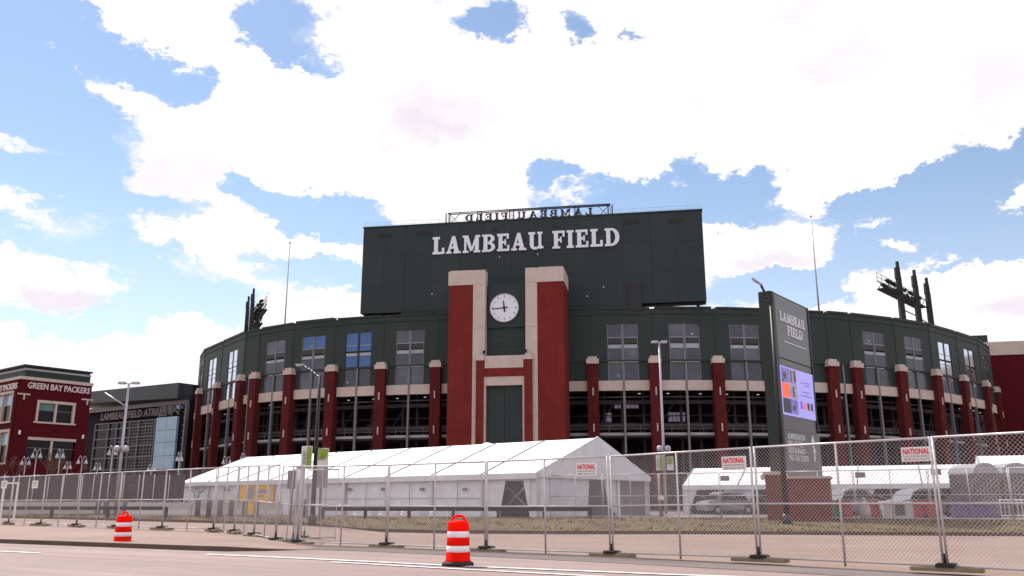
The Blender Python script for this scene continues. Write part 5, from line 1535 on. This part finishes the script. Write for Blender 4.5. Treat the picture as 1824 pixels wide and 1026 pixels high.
cb = thing('utility_cabinet', 'white cabinet with dark vent panel between red plastic barriers', 'cabinet', (p.x, 51, G))
MB().bbox(p.x - .9, p.x + .75, 50.6, 51.4, G, G + .92, .04).build('housing', CONC, cb)
m = MB()
for j in range(6): m.box(p.x - .3, p.x + .25, 50.57, 50.597, G + .16 + j * .1, G + .23 + j * .1)
m.build('vent', DARKST, cb)
p = at(1540, 905, 51.2)
bb = thing('covered_bin', 'pale rounded sack bin standing before the vehicle tent', 'bin', (p.x, 51.2, G))
MB().lathe([(.28, 0), (.33, .25), (.31, .55), (.2, .75), (.06, 1.0)], (p.x, 51.2, G), 12).build('sack', CONC, bb)
MB().lathe([(.06, 1.0), (.10, 1.06), (.04, 1.12)], (p.x, 51.2, G), 8).build('knot', WHITEP, bb)
# crowd barrier
p0 = at(1782, 905, 50); p1 = at(1860, 905, 50)
cw = thing('crowd_barrier', 'silver crowd barrier with upright bars near the purple plastic barriers', 'barrier', (p0.x, 50, G))
m = MB(); 
for z in (.15, 1.0): m.tube((p0.x, 50, G + z), (p1.x, 50, G + z), .03, n=6)
m.build('frame', WHITEP, cw)
n = 11
for k in range(n):
    x = lerp(p0.x, p1.x, k / (n - 1)); MB().tube((x, 50, G + .15), (x, 50, G + 1.0), .018, n=5).build('bar', WHITEP, cw)
for x in (p0.x + .3, p1.x - .3): MB().box(x - .03, x + .03, 49.7, 50.3, G, G + .05).build('foot', GALV, cw)
# dark containers with arched white tops
for k, (px0, px1, lab) in enumerate(((1737, 1783, 'dark storage container with arched white cover at the vehicle tent end'), (1789, 1842, 'dark storage container with arched white cover farther along by the crowd barrier'))):
    a, b_2 = at(px0, 880, 54), at(px1, 880, 54)
    zt_c = at(px0, 843, 54).z; w = b_2.x - a.x
    t_ = thing('storage_container', lab, 'container', ((a.x + b_2.x) / 2, 54, G), 0, 'storage containers')
    MB().box(a.x, b_2.x, 54, 57, G, zt_c).build('box', SCREEN, t_)
    m = MB()
    for j in range(7):
        x = lerp(a.x + .1, b_2.x - .1, j / 6); m.box(x - .03, x + .03, 53.95, 53.997, G + .05, zt_c - .05)
    m.build('rib', STEEL, t_)
    pts = [(lerp(a.x, b_2.x, .5 - .5 * math.cos(math.pi * i / 12)), 53.9, zt_c + .003 + .62 * math.sin(math.pi * i / 12)) for i in range(13)]
    MB().prism(pts, (0, 3.2, 0)).build('arched_cover', PALEB, t_)
# service post with a small head between tents
p = at(1178, 905, 58)
hp = thing('valve_post', 'dark hydrant post with pale head near the silver light pole', 'hydrant', (p.x, 58, G))
MB().lathe([(.16, 0), (.16, .1), (.10, .14), (.10, .85), (.18, .9), (.18, 1.0)], (p.x, 58, G), 10).build('shaft', DARKST, hp)
MB().lathe([(.2, 1.0), (.22, 1.12), (.12, 1.28), (.04, 1.32)], (p.x, 58, G), 10).build('cap', WHITEP, hp)
print('objects', len(bpy.data.objects), 'tris', sum(len(o.data.loop_triangles) if False else len(o.data.polygons) for o in bpy.data.objects if o.type == 'MESH'))
